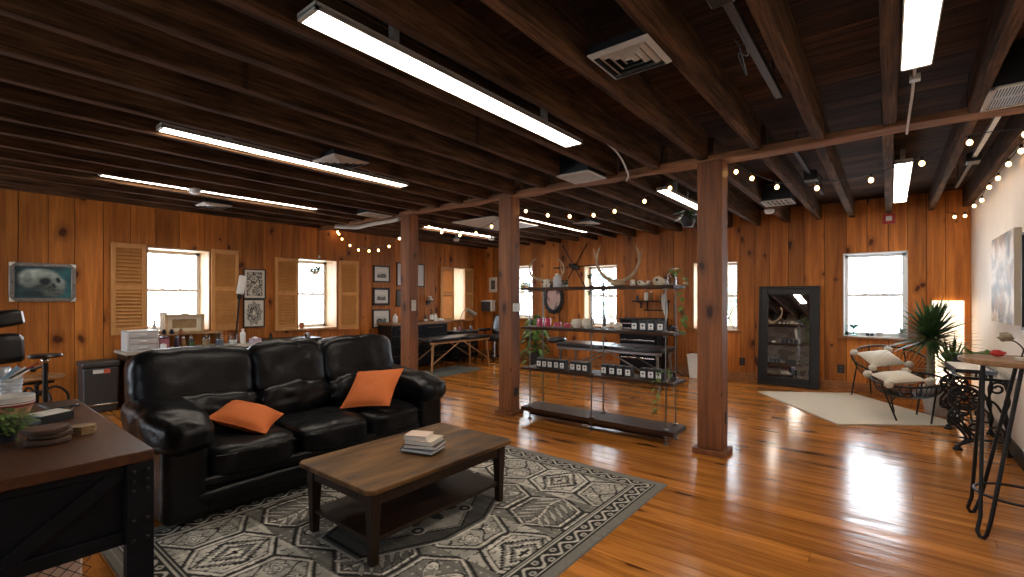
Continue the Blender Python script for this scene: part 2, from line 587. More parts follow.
def arc(c, r, a0, a1, n=12, ax='xy'):
    out = []
    for i in range(n + 1):
        a = a0 + (a1 - a0) * i / n
        u, v = r * math.cos(a), r * math.sin(a)
        out.append(Vector(c) + {'xy': Vector((u, v, 0)), 'xz': Vector((u, 0, v)), 'yz': Vector((0, u, v))}[ax])
    return out


def bez(pts, n=10):
    """Catmull-Rom through the points"""
    P = [Vector(p) for p in pts]
    P = [P[0] * 2 - P[1]] + P + [P[-1] * 2 - P[-2]]
    out = []
    for i in range(1, len(P) - 2):
        for k in range(n):
            t = k / n
            a, b, c, d = P[i - 1], P[i], P[i + 1], P[i + 2]
            out.append(.5 * ((2 * b) + (c - a) * t + (2 * a - 5 * b + 4 * c - d) * t * t + (3 * b - a - 3 * c + d) * t ** 3))
    out.append(P[-2])
    return out


def artgrid(name, w, h, fn, nx, ny, parent, y=0.0, z0=0.0, mat='art'):
    """flat picture in the local xz plane facing -y, colours from fn(u, v)"""
    u, v = np.meshgrid((np.arange(nx + 1)) / nx, (np.arange(ny + 1)) / ny)
    col = np.clip(fn(u, v), 0, 1).reshape(-1, 3)
    co = np.stack([(u.ravel() - .5) * w, np.full(u.size, y), v.ravel() * h + z0], 1)
    return gridmesh(name, co, col, nx, ny, mat, parent)


def gridmesh(name, co, col, nx, ny, mat, parent):
    i = np.arange(nx * ny)
    a = (i // nx) * (nx + 1) + i % nx
    f = np.stack([a, a + 1, a + nx + 2, a + nx + 1], 1)
    me = bpy.data.meshes.new(name)
    me.from_pydata(co.tolist(), [], f.tolist())
    at = me.color_attributes.new('Col', 'FLOAT_COLOR', 'POINT')
    at.data.foreach_set('color', np.concatenate([col, np.ones((len(col), 1))], 1).astype(np.float32).ravel())
    me.materials.append(MT[mat])
    o = bpy.data.objects.new(name, me)
    COL.objects.link(o)
    if parent is not None: o.parent = parent
    return o


# ================================================================== STRUCTURE
rs = random.Random(3)
# floor: boards along x
b = B()
y = YN
while y < YF:
    wd = min(rs.uniform(.12, .17), YF - y)
    x = XL - rs.uniform(0, 2)
    while x < XR:
        l = rs.uniform(1.8, 4.2)
        xa, xb = max(x, XL), min(x + l, XR)
        if xb > xa + .01:
            b.mm((xa + .0008, y + .0012, -.03), (xb - .0008, y + wd - .0012, 0), rs.random())
        x += l
    y += wd
struct(obj(b, 'floor', 'floor', smooth=False))
struct(obj(B().mm((XL - .6, YN - .4, -.09), (XR + .5, YF + .5, -.03)), 'floor_base', 'backing', smooth=False))


def wall_boards(name, fn, a0, a1, z0, z1, holes, seed, wr=(.24, .33)):
    r = random.Random(seed)
    b = B()
    a = a0
    while a < a1 - .02:
        e = min(a + r.uniform(*wr), a1)
        if a1 - e < .1: e = a1
        rn = r.random()
        cuts = sorted({a, e} | {c for h in holes for c in h[:2] if a < c < e})
        for c0, c1 in zip(cuts, cuts[1:]):
            m = (c0 + c1) / 2
            hz = sorted([(h[2], h[3]) for h in holes if h[0] < m < h[1]])
            z = z0
            for lo, hi in hz + [(z1, z1)]:
                if lo > z + .001:
                    g0 = .0035 if c0 == a else 0; g1 = .0035 if c1 == e else 0
                    b.mm(fn(c0 + g0, -.0, z), fn(c1 - g1, .02, lo), rn)
                z = max(z, hi)
        a = e
    struct(obj(b, name, 'wall', smooth=False))
    # solid wall behind the boards, open at the windows
    b = B()
    cuts = sorted({a0 - .45, a1 + .45} | {c for h in holes for c in h[:2]})
    for c0, c1 in zip(cuts, cuts[1:]):
        m = (c0 + c1) / 2
        z = z0
        for lo, hi in sorted([(h[2], h[3]) for h in holes if h[0] < m < h[1]]) + [(z1, z1)]:
            if lo > z: b.mm(fn(c0, .021, z), fn(c1, .44 if name == 'wall_left' else .30, lo))
            z = max(z, hi)
    struct(obj(b, name + '_core', 'backing', smooth=False))


LW = [(1.95, 2.74, .94, 2.15), (4.10, 4.86, .88, 2.14), (7.50, 8.24, .92, 2.17), (-1.9, -1.0, .9, 2.15)]
FW = [(-7.20, -6.55, .96, 2.23), (-5.18, -4.40, .83, 2.14), (-2.86, -2.09, .86, 2.09), (-.572, .205, .83, 2.12)]
fl = lambda a, d, z: (XL - d, a, z)
ff = lambda a, d, z: (a, YF + d, z)
wall_boards('wall_left', fl, YN, YF, 0, ZD, LW, 11)
wall_boards('wall_far', ff, XL, XR, 0, ZD, FW, 23, (.2, .3))
struct(obj(B().mm((XR, YN, 0), (XR + .2, YF + .3, ZD)), 'wall_right', 'plaster', smooth=False))
NW = [(-7.85, -5.4, .7, 2.3), (-1.3, -.4, .9, 2.15)]  # unseen openings added for fill; left one enlarged to brighten the left wall
b = B()
cuts = sorted({XL - .3, XR + .2} | {c for h in NW for c in h[:2]})
for c0, c1 in zip(cuts, cuts[1:]):
    m = (c0 + c1) / 2; z = 0
    for lo, hi in [(h[2], h[3]) for h in NW if h[0] < m < h[1]] + [(ZD, ZD)]:
        if lo > z: b.mm((c0, YN - .3, z), (c1, YN, lo))
        z = hi
struct(obj(b, 'wall_near', 'stone', smooth=False))

# window units: lining, sash with meeting rail, pane, sill
def window(n, fn, h, depth, rot, sgn, lining='jamb', rails=True, inner=.03):
    a0, a1, z0, z1 = h
    b = B()
    t = .018
    b.mm(fn(a0, -.01, z0), fn(a0 + t, depth, z1)).mm(fn(a1 - t, -.01, z0), fn(a1, depth, z1))
    b.mm(fn(a0, -.01, z1 - t), fn(a1, depth, z1)).mm(fn(a0, -.01, z0), fn(a1, depth, z0 + t))
    o = struct(obj(b, 'window_%d' % n, lining, smooth=False))
    b = B()
    s = .045
    d0, d1 = depth - .06, depth - .02
    A0, A1, Z0, Z1 = a0 + t, a1 - t, z0 + t, z1 - t
    b.mm(fn(A0, d0, Z0), fn(A0 + s, d1, Z1)).mm(fn(A1 - s, d0, Z0), fn(A1, d1, Z1))
    b.mm(fn(A0, d0, Z0), fn(A1, d1, Z0 + s * 1.2)).mm(fn(A0, d0, Z1 - s), fn(A1, d1, Z1))
    zm = (Z0 + Z1) / 2
    b.mm(fn(A0, d0 - .01, zm - .02), fn(A1, d1, zm + .02))
    for q in (.35, .65):
        aa = A0 + (A1 - A0) * q
        b.mm(fn(aa - .02, d0 - .02, zm + .02), fn(aa + .02, d0, zm + .03))
    obj(b, 'sash', 'sash', o, smooth=False)
    obj(B().mm(fn(A0 + s, d0 + .015, Z0 + s), fn(A1 - s, d0 + .02, Z1 - s)), 'pane', 'glass', o, smooth=False)
    obj(B().mm(fn(a0 - .06, -.05, z0 - .03), fn(a1 + .06, depth * .55, z0 + .004)), 'sill', 'trim', o, bevel=.006)
    c = Vector(fn((a0 + a1) / 2, depth + .02, (z0 + z1) / 2))
    portal(c, rot, a1 - a0, z1 - z0)
    return o


for i, h in enumerate(LW):
    window(i + 1, fl, h, .42, (PI / 2, 0, -PI / 2), 1)
for i, h in enumerate(FW):
    window(i + 5, ff, h, .16 if i == 3 else .27, (PI / 2, 0, PI), 1, 'white' if i == 3 else 'jamb')
fn_ = lambda a, d, z: (a, YN - d, z)
for i, h in enumerate(NW):
    window(i + 9, fn_, h, .2, (PI / 2, 0, 0), 1)

# skirting
struct(obj(B().mm((XL, YF - .02, 0), (XR, YF, .13)), 'baseboard_far', 'trim', bevel=.004))
struct(obj(B().mm((XL, YN, 0), (XL + .02, YF - .021, .12)), 'baseboard_left', 'trim', bevel=.004))
struct(obj(B().mm((XR - .018, YN, 0), (XR, YF - .021, .14)), 'baseboard_right', 'black', bevel=.004))

# ceiling deck (boards along x) and joists
b = B()
y = YN
while y < YF:
    wd = min(rs.uniform(.17, .24), YF - y)
    x = XL - rs.uniform(0, 2)
    while x < XR:
        l = rs.uniform(2, 4.5)
        xa, xb = max(x, XL), min(x + l, XR)
        if xb > xa + .01: b.mm((xa + .001, y + .003, ZD), (xb - .001, y + wd - .003, ZD + .03), rs.random())
        x += l
    y += wd
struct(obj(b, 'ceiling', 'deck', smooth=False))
struct(obj(B().mm((XL - .6, YN - .4, ZD + .03), (XR + .5, YF + .5, ZD + .1)), 'ceiling_top', 'backing', smooth=False))


def rough_beam(p0, p1, wx, seed, ax):
    """a sawn timber with slightly wavering edges; p0, p1 are opposite corners"""
    b = B()
    n = 26
    r = random.Random(seed)
    rows = []
    for i in range(n + 1):
        t = i / n
        q = []
        for (s, zz) in ((0, 0), (1, 0), (1, 1), (0, 1)):
            a = p0[ax] + (p1[ax] - p0[ax]) * t
            o = 1 - ax
            c = p0[o] + (p1[o] - p0[o]) * s + (r.uniform(-wx, wx) if zz == 0 else 0)
            z = p0[2] + (p1[2] - p0[2]) * zz + (r.uniform(-wx, wx) * .8 if zz == 0 else 0)
            v = [0, 0, z]; v[ax] = a; v[o] = c
            q.append(b.bm.verts.new(v))
        rows.append(q)
    for a, c in zip(rows, rows[1:]):
        for k in range(4): b.bm.faces.new((a[k], a[(k + 1) % 4], c[(k + 1) % 4], c[k]))
    b.bm.faces.new(rows[0]); b.bm.faces.new(rows[-1][::-1])
    return b


BY0, BY1 = 4.48, 4.62
k = -18
while k <= 1:
    x = k * .445
    if XL + .05 < x < XR - .05:
        jw = rs.uniform(.03, .042)
        dz = rs.uniform(0, .02)
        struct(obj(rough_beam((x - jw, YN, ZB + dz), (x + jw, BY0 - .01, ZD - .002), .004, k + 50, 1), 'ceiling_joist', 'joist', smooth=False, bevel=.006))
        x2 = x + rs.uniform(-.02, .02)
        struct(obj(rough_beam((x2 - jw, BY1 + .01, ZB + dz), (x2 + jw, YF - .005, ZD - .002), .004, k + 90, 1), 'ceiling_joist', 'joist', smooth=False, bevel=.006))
    k += 1
struct(obj(rough_beam((XR - .09, YN, ZB + .01), (XR - .005, YF - .005, ZD - .002), .005, 5, 1), 'ceiling_joist', 'joist', smooth=False, bevel=.006))
struct(obj(rough_beam((XL + .002, BY0, ZB - .008), (XR - .1, BY1, ZB + .052), .016, 77, 0), 'ceiling_beam', 'beam', smooth=False, bevel=.008))

# posts
def post(x, y0, y1, wx, label, boxes=()):
    t = thing('wooden_post', label, 'post', (x, (y0 + y1) / 2, 0), group='square timber posts under the beam')
    wy = (y1 - y0)
    obj(post_shaft(wx, wy, int(x * 100)), 'shaft', 'post', t, smooth=False, bevel=.008)
    obj(B().mm((-wx / 2 - .035, -wy / 2 - .035, 0), (wx / 2 + .035, wy / 2 + .035, .05)), 'plinth', 'post', t, bevel=.006)
    return t


def post_shaft(wx, wy, seed):
    b = B(); r = random.Random(seed)
    rows = []
    for i in range(25):
        z = .05 + (ZB - .012 - .05) * i / 24
        rows.append([b.bm.verts.new((sx * (wx / 2 + r.uniform(-.003, .002)), sy * (wy / 2 + r.uniform(-.003, .002)), z)) for sx, sy in ((-1, -1), (1, -1), (1, 1), (-1, 1))])
    for a, c in zip(rows, rows[1:]):
        for k in range(4): b.bm.faces.new((a[k], a[(k + 1) % 4], c[(k + 1) % 4], c[k]))
    b.bm.faces.new(rows[0][::-1]); b.bm.faces.new(rows[-1])
    return b


p3 = post(-1.277, 4.45, 4.65, .217, 'knotty square wooden post standing nearest, right of the pipe shelf')
obj(B().mm((.1085, .0, .27), (.114, .07, .38)), 'outlet', 'black', p3, bevel=.002)
p2 = post(-3.675, 4.45, 4.62, .20, 'middle square wooden post carrying a small white thermostat box')
b = B().mm((.10, -.06, 1.26), (.125, .06, 1.36)); o = obj(b, 'thermostat', 'white', p2, bevel=.004)
obj(B().mm((.102, -.03, .22), (.107, .05, .33)), 'outlet', 'black', p2, bevel=.002)
p1 = post(-5.59, 4.45, 4.62, .205, 'square wooden post behind the right end of the black sofa')
obj(B().mm((.1025, -.05, 1.24), (.118, .03, 1.40)), 'switch_box', 'vent', p1, bevel=.003)


# ================================================================== CEILING THINGS
def fixture(x0, x1, y0, y1, label, z=2.685):
    t = thing('fluorescent_light', label, 'ceiling light', ((x0 + x1) / 2, (y0 + y1) / 2, z), group='fluorescent strips between the joists')
    hw, hl = (x1 - x0) / 2, (y1 - y0) / 2
    b = B()
    b.mm((-hw, -hl, .012), (hw, hl, .036))
    for s in (-1, 1):
        b.mm((s * hw, -hl, 0), (s * (hw - .006), hl, .02))
        b.mm((-hw, s * hl, 0), (hw, s * (hl - .02), .02))
    b.mm((-.02, -hl * .6, .036), (.02, -hl * .6 + .04, ZD - z)).mm((-.02, hl * .6, .036), (.02, hl * .6 + .04, ZD - z))
    obj(b, 'housing', 'vent', t, smooth=False)
    obj(B().mm((-hw + .008, -hl + .022, .003), (hw - .008, hl - .022, .011)), 'diffuser', 'tube', t, smooth=False)
    return t


fixture(-2.135, -1.975, 1.08, 3.40, 'long fluorescent ceiling light above the coffee table, nearest on the left')
fixture(-4.405, -4.27, 1.12, 3.46, 'long fluorescent ceiling light over the middle of the black sofa', 2.70)
fixture(-6.60, -6.48, 1.17, 3.62, 'narrow bright fluorescent strip on the left ceiling beside the skull painting wall', 2.725)
fixture(-4.60, -4.47, 5.75, 8.0, 'fluorescent light beyond the beam, right of the middle post top', 2.70)
fixture(-2.15, -2.03, 5.4, 7.6, 'fluorescent light beyond the beam just left of the nearest post')
fixture(.045, .18, 1.2, 3.45, 'wide fluorescent light overhead at the top right edge')
fixture(.03, .17, 5.75, 8.05, 'fluorescent light beyond the beam above the far right window')
fixture(-6.62, -6.50, 5.67, 7.6, 'fluorescent light beyond the beam in the far left corner', 2.725)


def diffuser(x, y, s, label, rings=4, z=ZB - .012):
    """square stepped air diffuser"""
    t = thing('air_vent', label, 'air vent', (x, y, z))
    b = B()
    for i in range(rings):
        h = s / 2 * (1 - i * .25)
        g = s / 2 * .14
        zz = .0 if i == 0 else .002
        o = [(-h, -h), (h, -h), (h, h), (-h, h)]; n = [(-(h - g), -(h - g)), (h - g, -(h - g)), (h - g, h - g), (-(h - g), h - g)]
        for k in range(4):
            k2 = (k + 1) % 4
            P = [(*o[k], zz + .012), (*o[k2], zz + .012), (*n[k2], zz - .004), (*n[k], zz - .004)]
            b.quad(*P); b.quad(*[(p[0], p[1], p[2] + .004) for p in P[::-1]])
    obj(b, 'louvres', 'vent', t, smooth=False)
    obj(B().mm((-s / 2 + .005, -s / 2 + .005, .02), (s / 2 - .005, s / 2 - .005, .06)), 'duct_box', 'black', t, smooth=False)
    return t


diffuser(-1.07, 2.33, .33, 'large square white air diffuser overhead right of the nearest long light')
diffuser(-3.95, 2.41, .36, 'square air diffuser next to the light above the sofa')
diffuser(-7.1, 2.45, .34, 'square air diffuser near the left wall above the shuttered window')
diffuser(-3.93, 6.88, .34, 'square air diffuser beyond the beam above the pipe shelf')


def grille(x0, x1, y0, y1, label, z=ZB - .012, n=12, along='y'):
    t = thing('air_vent', label, 'air vent', ((x0 + x1) / 2, (y0 + y1) / 2, z))
    hx, hy = (x1 - x0) / 2, (y1 - y0) / 2
    e = .025
    b = B().mm((-hx, -hy, 0), (-hx + e, hy, .014)).mm((hx - e, -hy, 0), (hx, hy, .014)).mm((-hx, -hy, 0), (hx, -hy + e, .014)).mm((-hx, hy - e, 0), (hx, hy, .014))
    obj(b, 'frame', 'vent', t, bevel=.002)
    b = B()
    for i in range(n):
        q = -hx + e + (2 * hx - 2 * e) * (i + .5) / n
        b.box((q, 0, .008), (.4 * (2 * hx - 2 * e) / n, 2 * hy - 2 * e, .008), RY(.5))
    b.mm((-hx + e, -.005, .002), (hx - e, .005, .012))
    obj(b, 'bars', 'vent', t, smooth=False)
    obj(B().mm((-hx + .01, -hy + .01, .016), (hx - .01, hy - .01, .2)), 'duct_box', 'black', t, smooth=False)
    return t


grille(-2.67, -2.29, 4.05, 4.44, 'flat white air grille in front of the beam between the middle and nearest posts', n=16)
grille(.47, .76, 4.0, 4.44, 'white slotted air grille at the right edge of the ceiling', n=18)
grille(-6.14, -5.84, 4.0, 4.42, 'white air grille by the beam above the post behind the sofa', n=14)
grille(-1.31, -.96, 6.75, 7.15, 'white slotted air vent beyond the beam above the leaning mirror', n=6)


def detector(x, y, label, z=ZB):
    t = thing('smoke_detector', label, 'smoke detector', (x, y, z - .05))
    obj(B().lathe([(0, 0), (.03, .001), (.055, .012), (.06, .03), (.062, .055)], n=20), 'cover', 'white', t)
    obj(B().lathe([(.066, .045), (.068, .06)], n=20).cyl((0, 0, .06), (0, 0, .30), .02), 'mounting', 'vent', t)


detector(-6.25, 1.96, 'round white smoke detector on the left ceiling')
detector(-1.335, 7.5, 'round white smoke detector beyond the beam by the slotted vent')
detector(-7.05, 6.95, 'round white detector ring on the far left ceiling beyond the beam')
detector(-6.36, 7.27, 'small white detector beside the middle post under the far left ceiling')

# drywall patch and ceiling hardware
tag(obj(B().mm((-5.58, 5.40, ZB - .014), (-4.68, 6.55, ZB + .006)), 'ceiling_panel', 'vent', bevel=.003), 'flat beige drywall panel under the joists beyond the middle post', 'ceiling panel')
t = thing('metal_track', 'dark steel hanging track between joists near the top of the view', 'ceiling track', (-.567, 2.1, ZB + .05))
obj(B().mm((-.02, 0, 0), (.02, 1.4, .012)).mm((-.02, 0, .012), (-.014, 1.4, .04)).mm((.014, 0, .012), (.02, 1.4, .04)), 'rail', 'grey', t, smooth=False)
obj(B().mm((-.05, -.05, -.04), (.05, .08, .04)), 'clamp', 'iron', t, bevel=.008)
obj(B().cyl((0, .3, .02), (0, .3, .21), .006), 'hanger_rod', 'grey', t)
obj(B().cyl((0, 1.2, .02), (0, 1.2, .21), .006), 'hanger_rod', 'grey', t)
obj(B().taper(bez([(0, .35, -.01), (.03, .4, -.13), (-.02, .43, -.1), (.02, .42, -.22), (.0, .36, -.1), (-.03, .4, -.04)], 6), .003, 5), 'wire', 'grey', t)
t = thing('metal_track', 'grey steel strut with a dark clamp running to the far wall on the right', 'ceiling track', (.6, 4.75, ZB + .03))
obj(B().mm((-.016, 0, 0), (.016, 1.3, .03)), 'rail', 'zinc', t, smooth=False)
obj(B().mm((-.015, 1.3, 0), (.015, 2.75, .03)), 'dark_rail', 'iron', t, smooth=False)
obj(B().mm((-.05, 1.24, -.03), (.05, 1.42, .05)), 'clamp', 'iron', t, bevel=.01)
obj(B().cyl((0, .2, .03), (0, .2, .23), .006), 'hanger_rod', 'grey', t)
obj(B().cyl((0, 2.6, .03), (0, 2.6, .23), .006), 'hanger_rod', 'grey', t)
t = thing('metal_track', 'dark strut and clamp beyond the beam between joists above the mirror', 'ceiling track', (-.66, 4.75, ZB + .05))
obj(B().mm((-.016, 0, 0), (.016, 2.3, .03)), 'rail', 'iron', t, smooth=False)
obj(B().mm((-.06, 1.1, -.05), (.06, 1.28, .05)), 'clamp', 'iron', t, bevel=.01)
obj(B().cyl((0, .2, .03), (0, .2, .21), .006), 'hanger_rod', 'grey', t)
obj(B().cyl((0, 2.2, .03), (0, 2.2, .21), .006), 'hanger_rod', 'grey', t)
tag(obj(B().taper(bez([(-1.845, 3.1, ZB + .06), (-1.86, 3.75, ZB + .03), (-2.02, 4.35, ZB - .02), (-2.15, 4.60, ZB - .02)], 8), .009, 8), 'conduit', 'zinc'),
    'thin bent grey conduit running under the joists to the beam', 'conduit')
t = thing('power_conduit', 'thin white conduit from the wide overhead light to the beam', 'conduit', (.11, 3.46, ZB + .05))
obj(B().taper([(0, 0, 0), (0, .5, -.02), (-.01, 1.05, -.06), (-.01, 1.2, -.06)], .008, 8), 'pipe', 'vent', t)
obj(B().mm((-.02, .18, -.025), (.03, .23, .01)), 'clip', 'vent', t)
tag(obj(B().taper(bez([(-7.3, 4.35, ZB - .03), (-7.0, 4.55, ZB - .05), (-6.5, 4.52, ZB - .05), (-6.0, 4.52, ZB - .05), (-5.75, 4.47, ZB - .05)], 6), .03, 8), 'flexible_duct', 'vent'),
    'pale flexible cable sleeve looping under the ceiling left of the sofa post', 'conduit')


# string lights
def string(label, pts, cat='string lights', drop=.05, ends=()):
    t = thing('string_lights', label, cat, pts[0])
    path = bez(list(ends[:1]) + [Vector(p) + Vector((0, 0, drop)) for p in pts] + list(ends[1:]), 6)
    obj(B().taper(path, .0035, 5), 'cord', 'iron', t, world=True)
    for p in pts:
        sb = B().cyl((p[0], p[1], p[2] + .022), (p[0], p[1], p[2] + drop), .011, n=10)
        s = obj(sb, 'socket', 'iron', t, world=True)
        obj(B().ell(p, (.018, .018, .021), n=10), 'bulb', 'bulb', t, world=True)
    return t


F2 = (-.62509831, .78054603)
def at_y(u, v, y):
    d = ((u - 512) / 472 * .78054603 - .62509831, .78054603 + (u - 512) / 472 * .62509831)
    q = y / d[1]
    return (q * d[0], y, H + (300 - v) / 472 * q)


S1 = [(-1.115, 4.72, 2.59), (-.985, 4.74, 2.512), (-.79, 4.78, 2.41), (-.49, 4.8, 2.36), (-.12, 4.8, 2.37), (.19, 4.76, 2.44), (.45, 4.74, 2.54), (.72, 4.70, 2.53)]
string('string of warm bulbs swagged from the nearest post to the right wall', S1, ends=((-1.16, 4.66, 2.64), (.8, 4.68, 2.66)))
S2 = [(-1.42, 4.66, 2.60), (-1.72, 4.68, 2.52), (-2.0, 4.71, 2.43), (-2.35, 4.73, 2.37), (-2.62, 4.75, 2.36), (-2.93, 4.74, 2.38), (-3.22, 4.71, 2.42), (-3.52, 4.67, 2.50)]
string('string of warm bulbs swagged between the nearest and middle posts', S2, ends=((-1.40, 4.68, 2.64), (-3.54, 4.66, 2.60)))
S3 = [(-3.83, 4.68, 2.48), (-4.11, 4.7, 2.37), (-4.41, 4.72, 2.31), (-4.72, 4.72, 2.31), (-5.07, 4.7, 2.38), (-5.32, 4.68, 2.48)]
string('string of warm bulbs swagged between the middle post and the sofa post', S3, ends=((-3.77, 4.66, 2.58), (-5.47, 4.66, 2.58)))
S4 = [(-5.878, 4.577, 2.343), (-6.187, 4.613, 2.248), (-6.52, 4.651, 2.211), (-6.832, 4.688, 2.223), (-7.204, 4.731, 2.268), (-7.524, 4.769, 2.371), (-7.841, 4.806, 2.518), (-7.965, 4.82, 2.622), (-8.027, 4.827, 2.666)]
string('string of warm bulbs swagged from the sofa post to the left wall', S4, ends=((-5.70, 4.55, 2.55), (-8.07, 4.83, 2.66)))
S5 = [(.68, 8.7, 2.52), (.76, 8.45, 2.49), (.79, 7.9, 2.53), (.79, 7.3, 2.50), (.79, 6.8, 2.55), (.79, 6.3, 2.54), (.79, 5.8, 2.56), (.79, 5.3, 2.55)]
string('string of warm bulbs along the top of the white right wall', S5, ends=((.6, 8.85, 2.62), (.8, 5.0, 2.63)))


# ================================================================== SOFA, RUG, COFFEE TABLE
# patterned rug, woven as a fine grid
def fbm0(u, v, f, seed):
    q = np.random.RandomState(seed); G = q.rand(64, 64)
    out = 0
    for k in range(2):
        X, Y = u * f * 2 ** k % 62, v * f * 1.4 * 2 ** k % 62
        i, j = X.astype(int), Y.astype(int); a, b = X - i, Y - j
        out = out + (G[i, j] * (1 - a) * (1 - b) + G[i + 1, j] * a * (1 - b) + G[i, j + 1] * (1 - a) * b + G[i + 1, j + 1] * a * b) * (.66, .34)[k]
    return out


def rug_colors(u, v, W, L):
    x = (u - .5) * W; y = (v - .5) * L           # metres from the centre
    ax, ay = np.abs(x), np.abs(y)
    dx, dy = W / 2 - ax, L / 2 - ay
    d = np.minimum(dx, dy)                        # distance from the edge
    rr = np.random.RandomState(5)
    K, D, M_, Lt, Wh = .018, .05, .15, .30, .50
    g = np.full(u.shape, Lt)
    # abrash streaks
    st = np.repeat(rr.rand(90), 40)
    streak = np.interp(v.ravel() * 200, np.arange(200), rr.rand(200)).reshape(v.shape)
    streak2 = np.interp((v * 60 + u * 3).ravel(), np.arange(70), rr.rand(70)).reshape(v.shape)

    def setv(m, val):
        g[m] = val

    def outline(sd, fill, line=K, w=.010, inner=None):
        setv(sd < 0, fill)
        if inner is not None: setv((sd < -.022) & (sd > -.034), inner)
        setv(np.abs(sd) < w, line)

    # field: interlocking cells of changing greys, with drifting hand-knotted edges
    wx = .022 * (fbm0(u, v, 9, 2) - .5) * 2; wy = .022 * (fbm0(u, v, 9, 6) - .5) * 2
    cx, cy = .42, .50
    X, Y_ = x + wx, y + wy
    row = np.round(Y_ / cy); px = X / cx - np.where(row % 2 == 0, 0, .5)
    ix = np.round(px)
    fx, fy = (px - ix) * cx, Y_ - row * cy
    cell = (ix * 2 + row * 3) % 4
    for c, val in ((0, .42), (1, .14), (2, .30), (3, .16)): setv(cell == c, val)
    # small hooked filler everywhere
    hk = np.abs(np.mod(X + .5 * np.abs(np.mod(Y_, .07) - .035), .062) - .031)
    hy = np.mod(Y_, .07)
    setv((hk < .0055) & (hy > .016) & (hy < .052) & ((cell == 0) | (cell == 2)), .09)
    setv((np.hypot(np.mod(X, .054) - .027, np.mod(Y_, .054) - .027) < .0085) & (cell == 3), .40)
    hexd = np.maximum(np.abs(fx) - cx * .5, np.abs(fy) + np.abs(fx) * .6 - cy * .52)
    setv(np.abs(hexd) < .011, K)
    setv((np.abs(hexd + .026) < .006), .50)
    setv((np.abs(hexd + .042) < .004), K)
    r = np.hypot(fx, fy * .82); th = np.arctan2(fy * .82, fx)
    m = cell == 3                                 # four-lobed flower with eyes
    four = r - (.095 + .055 * np.cos(4 * (th - PI / 4)))
    sd = np.where(m, four, 1)
    setv((sd < .012), K); setv(sd < 0, .52); setv((sd < -.018) & (sd > -.026), .06); setv((sd < -.034), .20)
    setv(m & (r < .045), .50); setv(m & (r < .028), .05)
    lob = np.hypot(np.abs(fx) - .085, np.abs(fy) - .095); setv(m & (np.abs(lob - .020) < .006), .52)
    m = cell == 1                                 # branch with paired leaves
    setv(m & (np.abs(fx + .02 * np.sin(fy * 14)) < .007) & (np.abs(fy) < .21), .52)
    sl = np.mod(fy + np.abs(fx) * .85, .066) - .033
    lf = np.abs(sl) - .016 * np.sin(np.clip((np.abs(fx) - .015) / .13, 0, 1) * PI)
    setv(m & (np.abs(fy) < .19) & (lf < .005), K); setv(m & (np.abs(fy) < .19) & (lf < -.001), .46); setv(m & (np.abs(fy) < .19) & (lf < -.009), .25)
    m = cell == 0                                 # stepped diamond
    dm = np.abs(np.round(fx / .016) * .016) + np.abs(np.round(fy / .02) * .02) * .74
    setv(m & (dm < .150), .17); setv(m & (np.abs(dm - .150) < .009), K); setv(m & (np.abs(dm - .112) < .010), .48); setv(m & (np.abs(dm - .085) < .008), K)
    setv(m & (dm < .055), .46); setv(m & (dm < .030), K)
    m = cell == 2                                 # scrolls and rosettes
    w1 = np.hypot(np.abs(fx) - .085, np.abs(fy) - .085); w2 = np.arctan2(np.abs(fy) - .085, np.abs(fx) - .085)
    ro = w1 - (.045 + .010 * np.cos(6 * w2))
    setv(m & (ro < .008), K); setv(m & (ro < 0), .50); setv(m & (ro < -.014), .12); setv(m & (ro < -.028), .50)
    setv(m & (np.abs(fy - .05 * np.sin(fx * 26)) < .008) & (np.abs(fx) < .17), K)
    setv(m & (np.abs(fx - .04 * np.sin(fy * 24)) < .007) & (np.abs(fy) < .2), K)
    # centre medallion
    md = np.maximum(ax * 1.25 + ay * .62 - .62, np.maximum(ax - .42, ay - .62))
    outline(md, .10, .42, .008)
    setv((md < -.03) & (md > -.05), K)
    inn = np.maximum(ax * 1.3 + ay * .8 - .46, ay - .42)
    outline(inn, .36, K, .010, .07)
    rm = np.hypot(x, y * .75); tm = np.arctan2(y * .75, x)
    outline(rm - (.15 + .05 * np.cos(8 * tm)), .08, .45, .007)
    outline(rm - (.07 + .02 * np.cos(4 * tm)), .48, K, .007)
    pm = np.hypot(ax - .19, ay - .20); outline(pm - .045, .06, .45, .006)
    setv(pm < .016, .5)
    # wear: light and dark bands along the weave
    g *= .80 + .42 * streak * (.4 + .6 * streak2)
    # borders
    b1 = d < .225
    s = np.where(dx < dy, y, x)
    setv(b1, .33)
    setv((d < .225) & (d > .212), K); setv((d < .205) & (d > .195), K)
    band = (d < .185) & (d > .075)
    setv(band, .022)
    q = (d - .13)
    zz = .030 * np.sin(s * 2 * PI / .17)
    setv(band & (np.abs(q - zz) < .010), .40)
    per = np.mod(s, .085) - .0425
    side = np.where(np.mod(np.floor(s / .085), 2) == 0, 1, -1)
    ov = np.hypot(per / 1.2, q + side * .024 * 1)
    setv(band & (ov < .019), .34); setv(band & (ov < .009), .06)
    setv((d < .190) & (d > .180), .40); setv((d < .085) & (d > .075), .40)
    setv((d < .075) & (d > .066), K)
    setv(d < .066, .155)
    setv((d < .040) & (d > .034), .24)
    g *= .86 + .28 * rr.rand(*g.shape)
    g *= .93 + .16 * streak
    g = np.clip(g * 1.32 - .025, .008, .8)
    return np.stack([g * 1.03, g * .97, g * .84], -1)


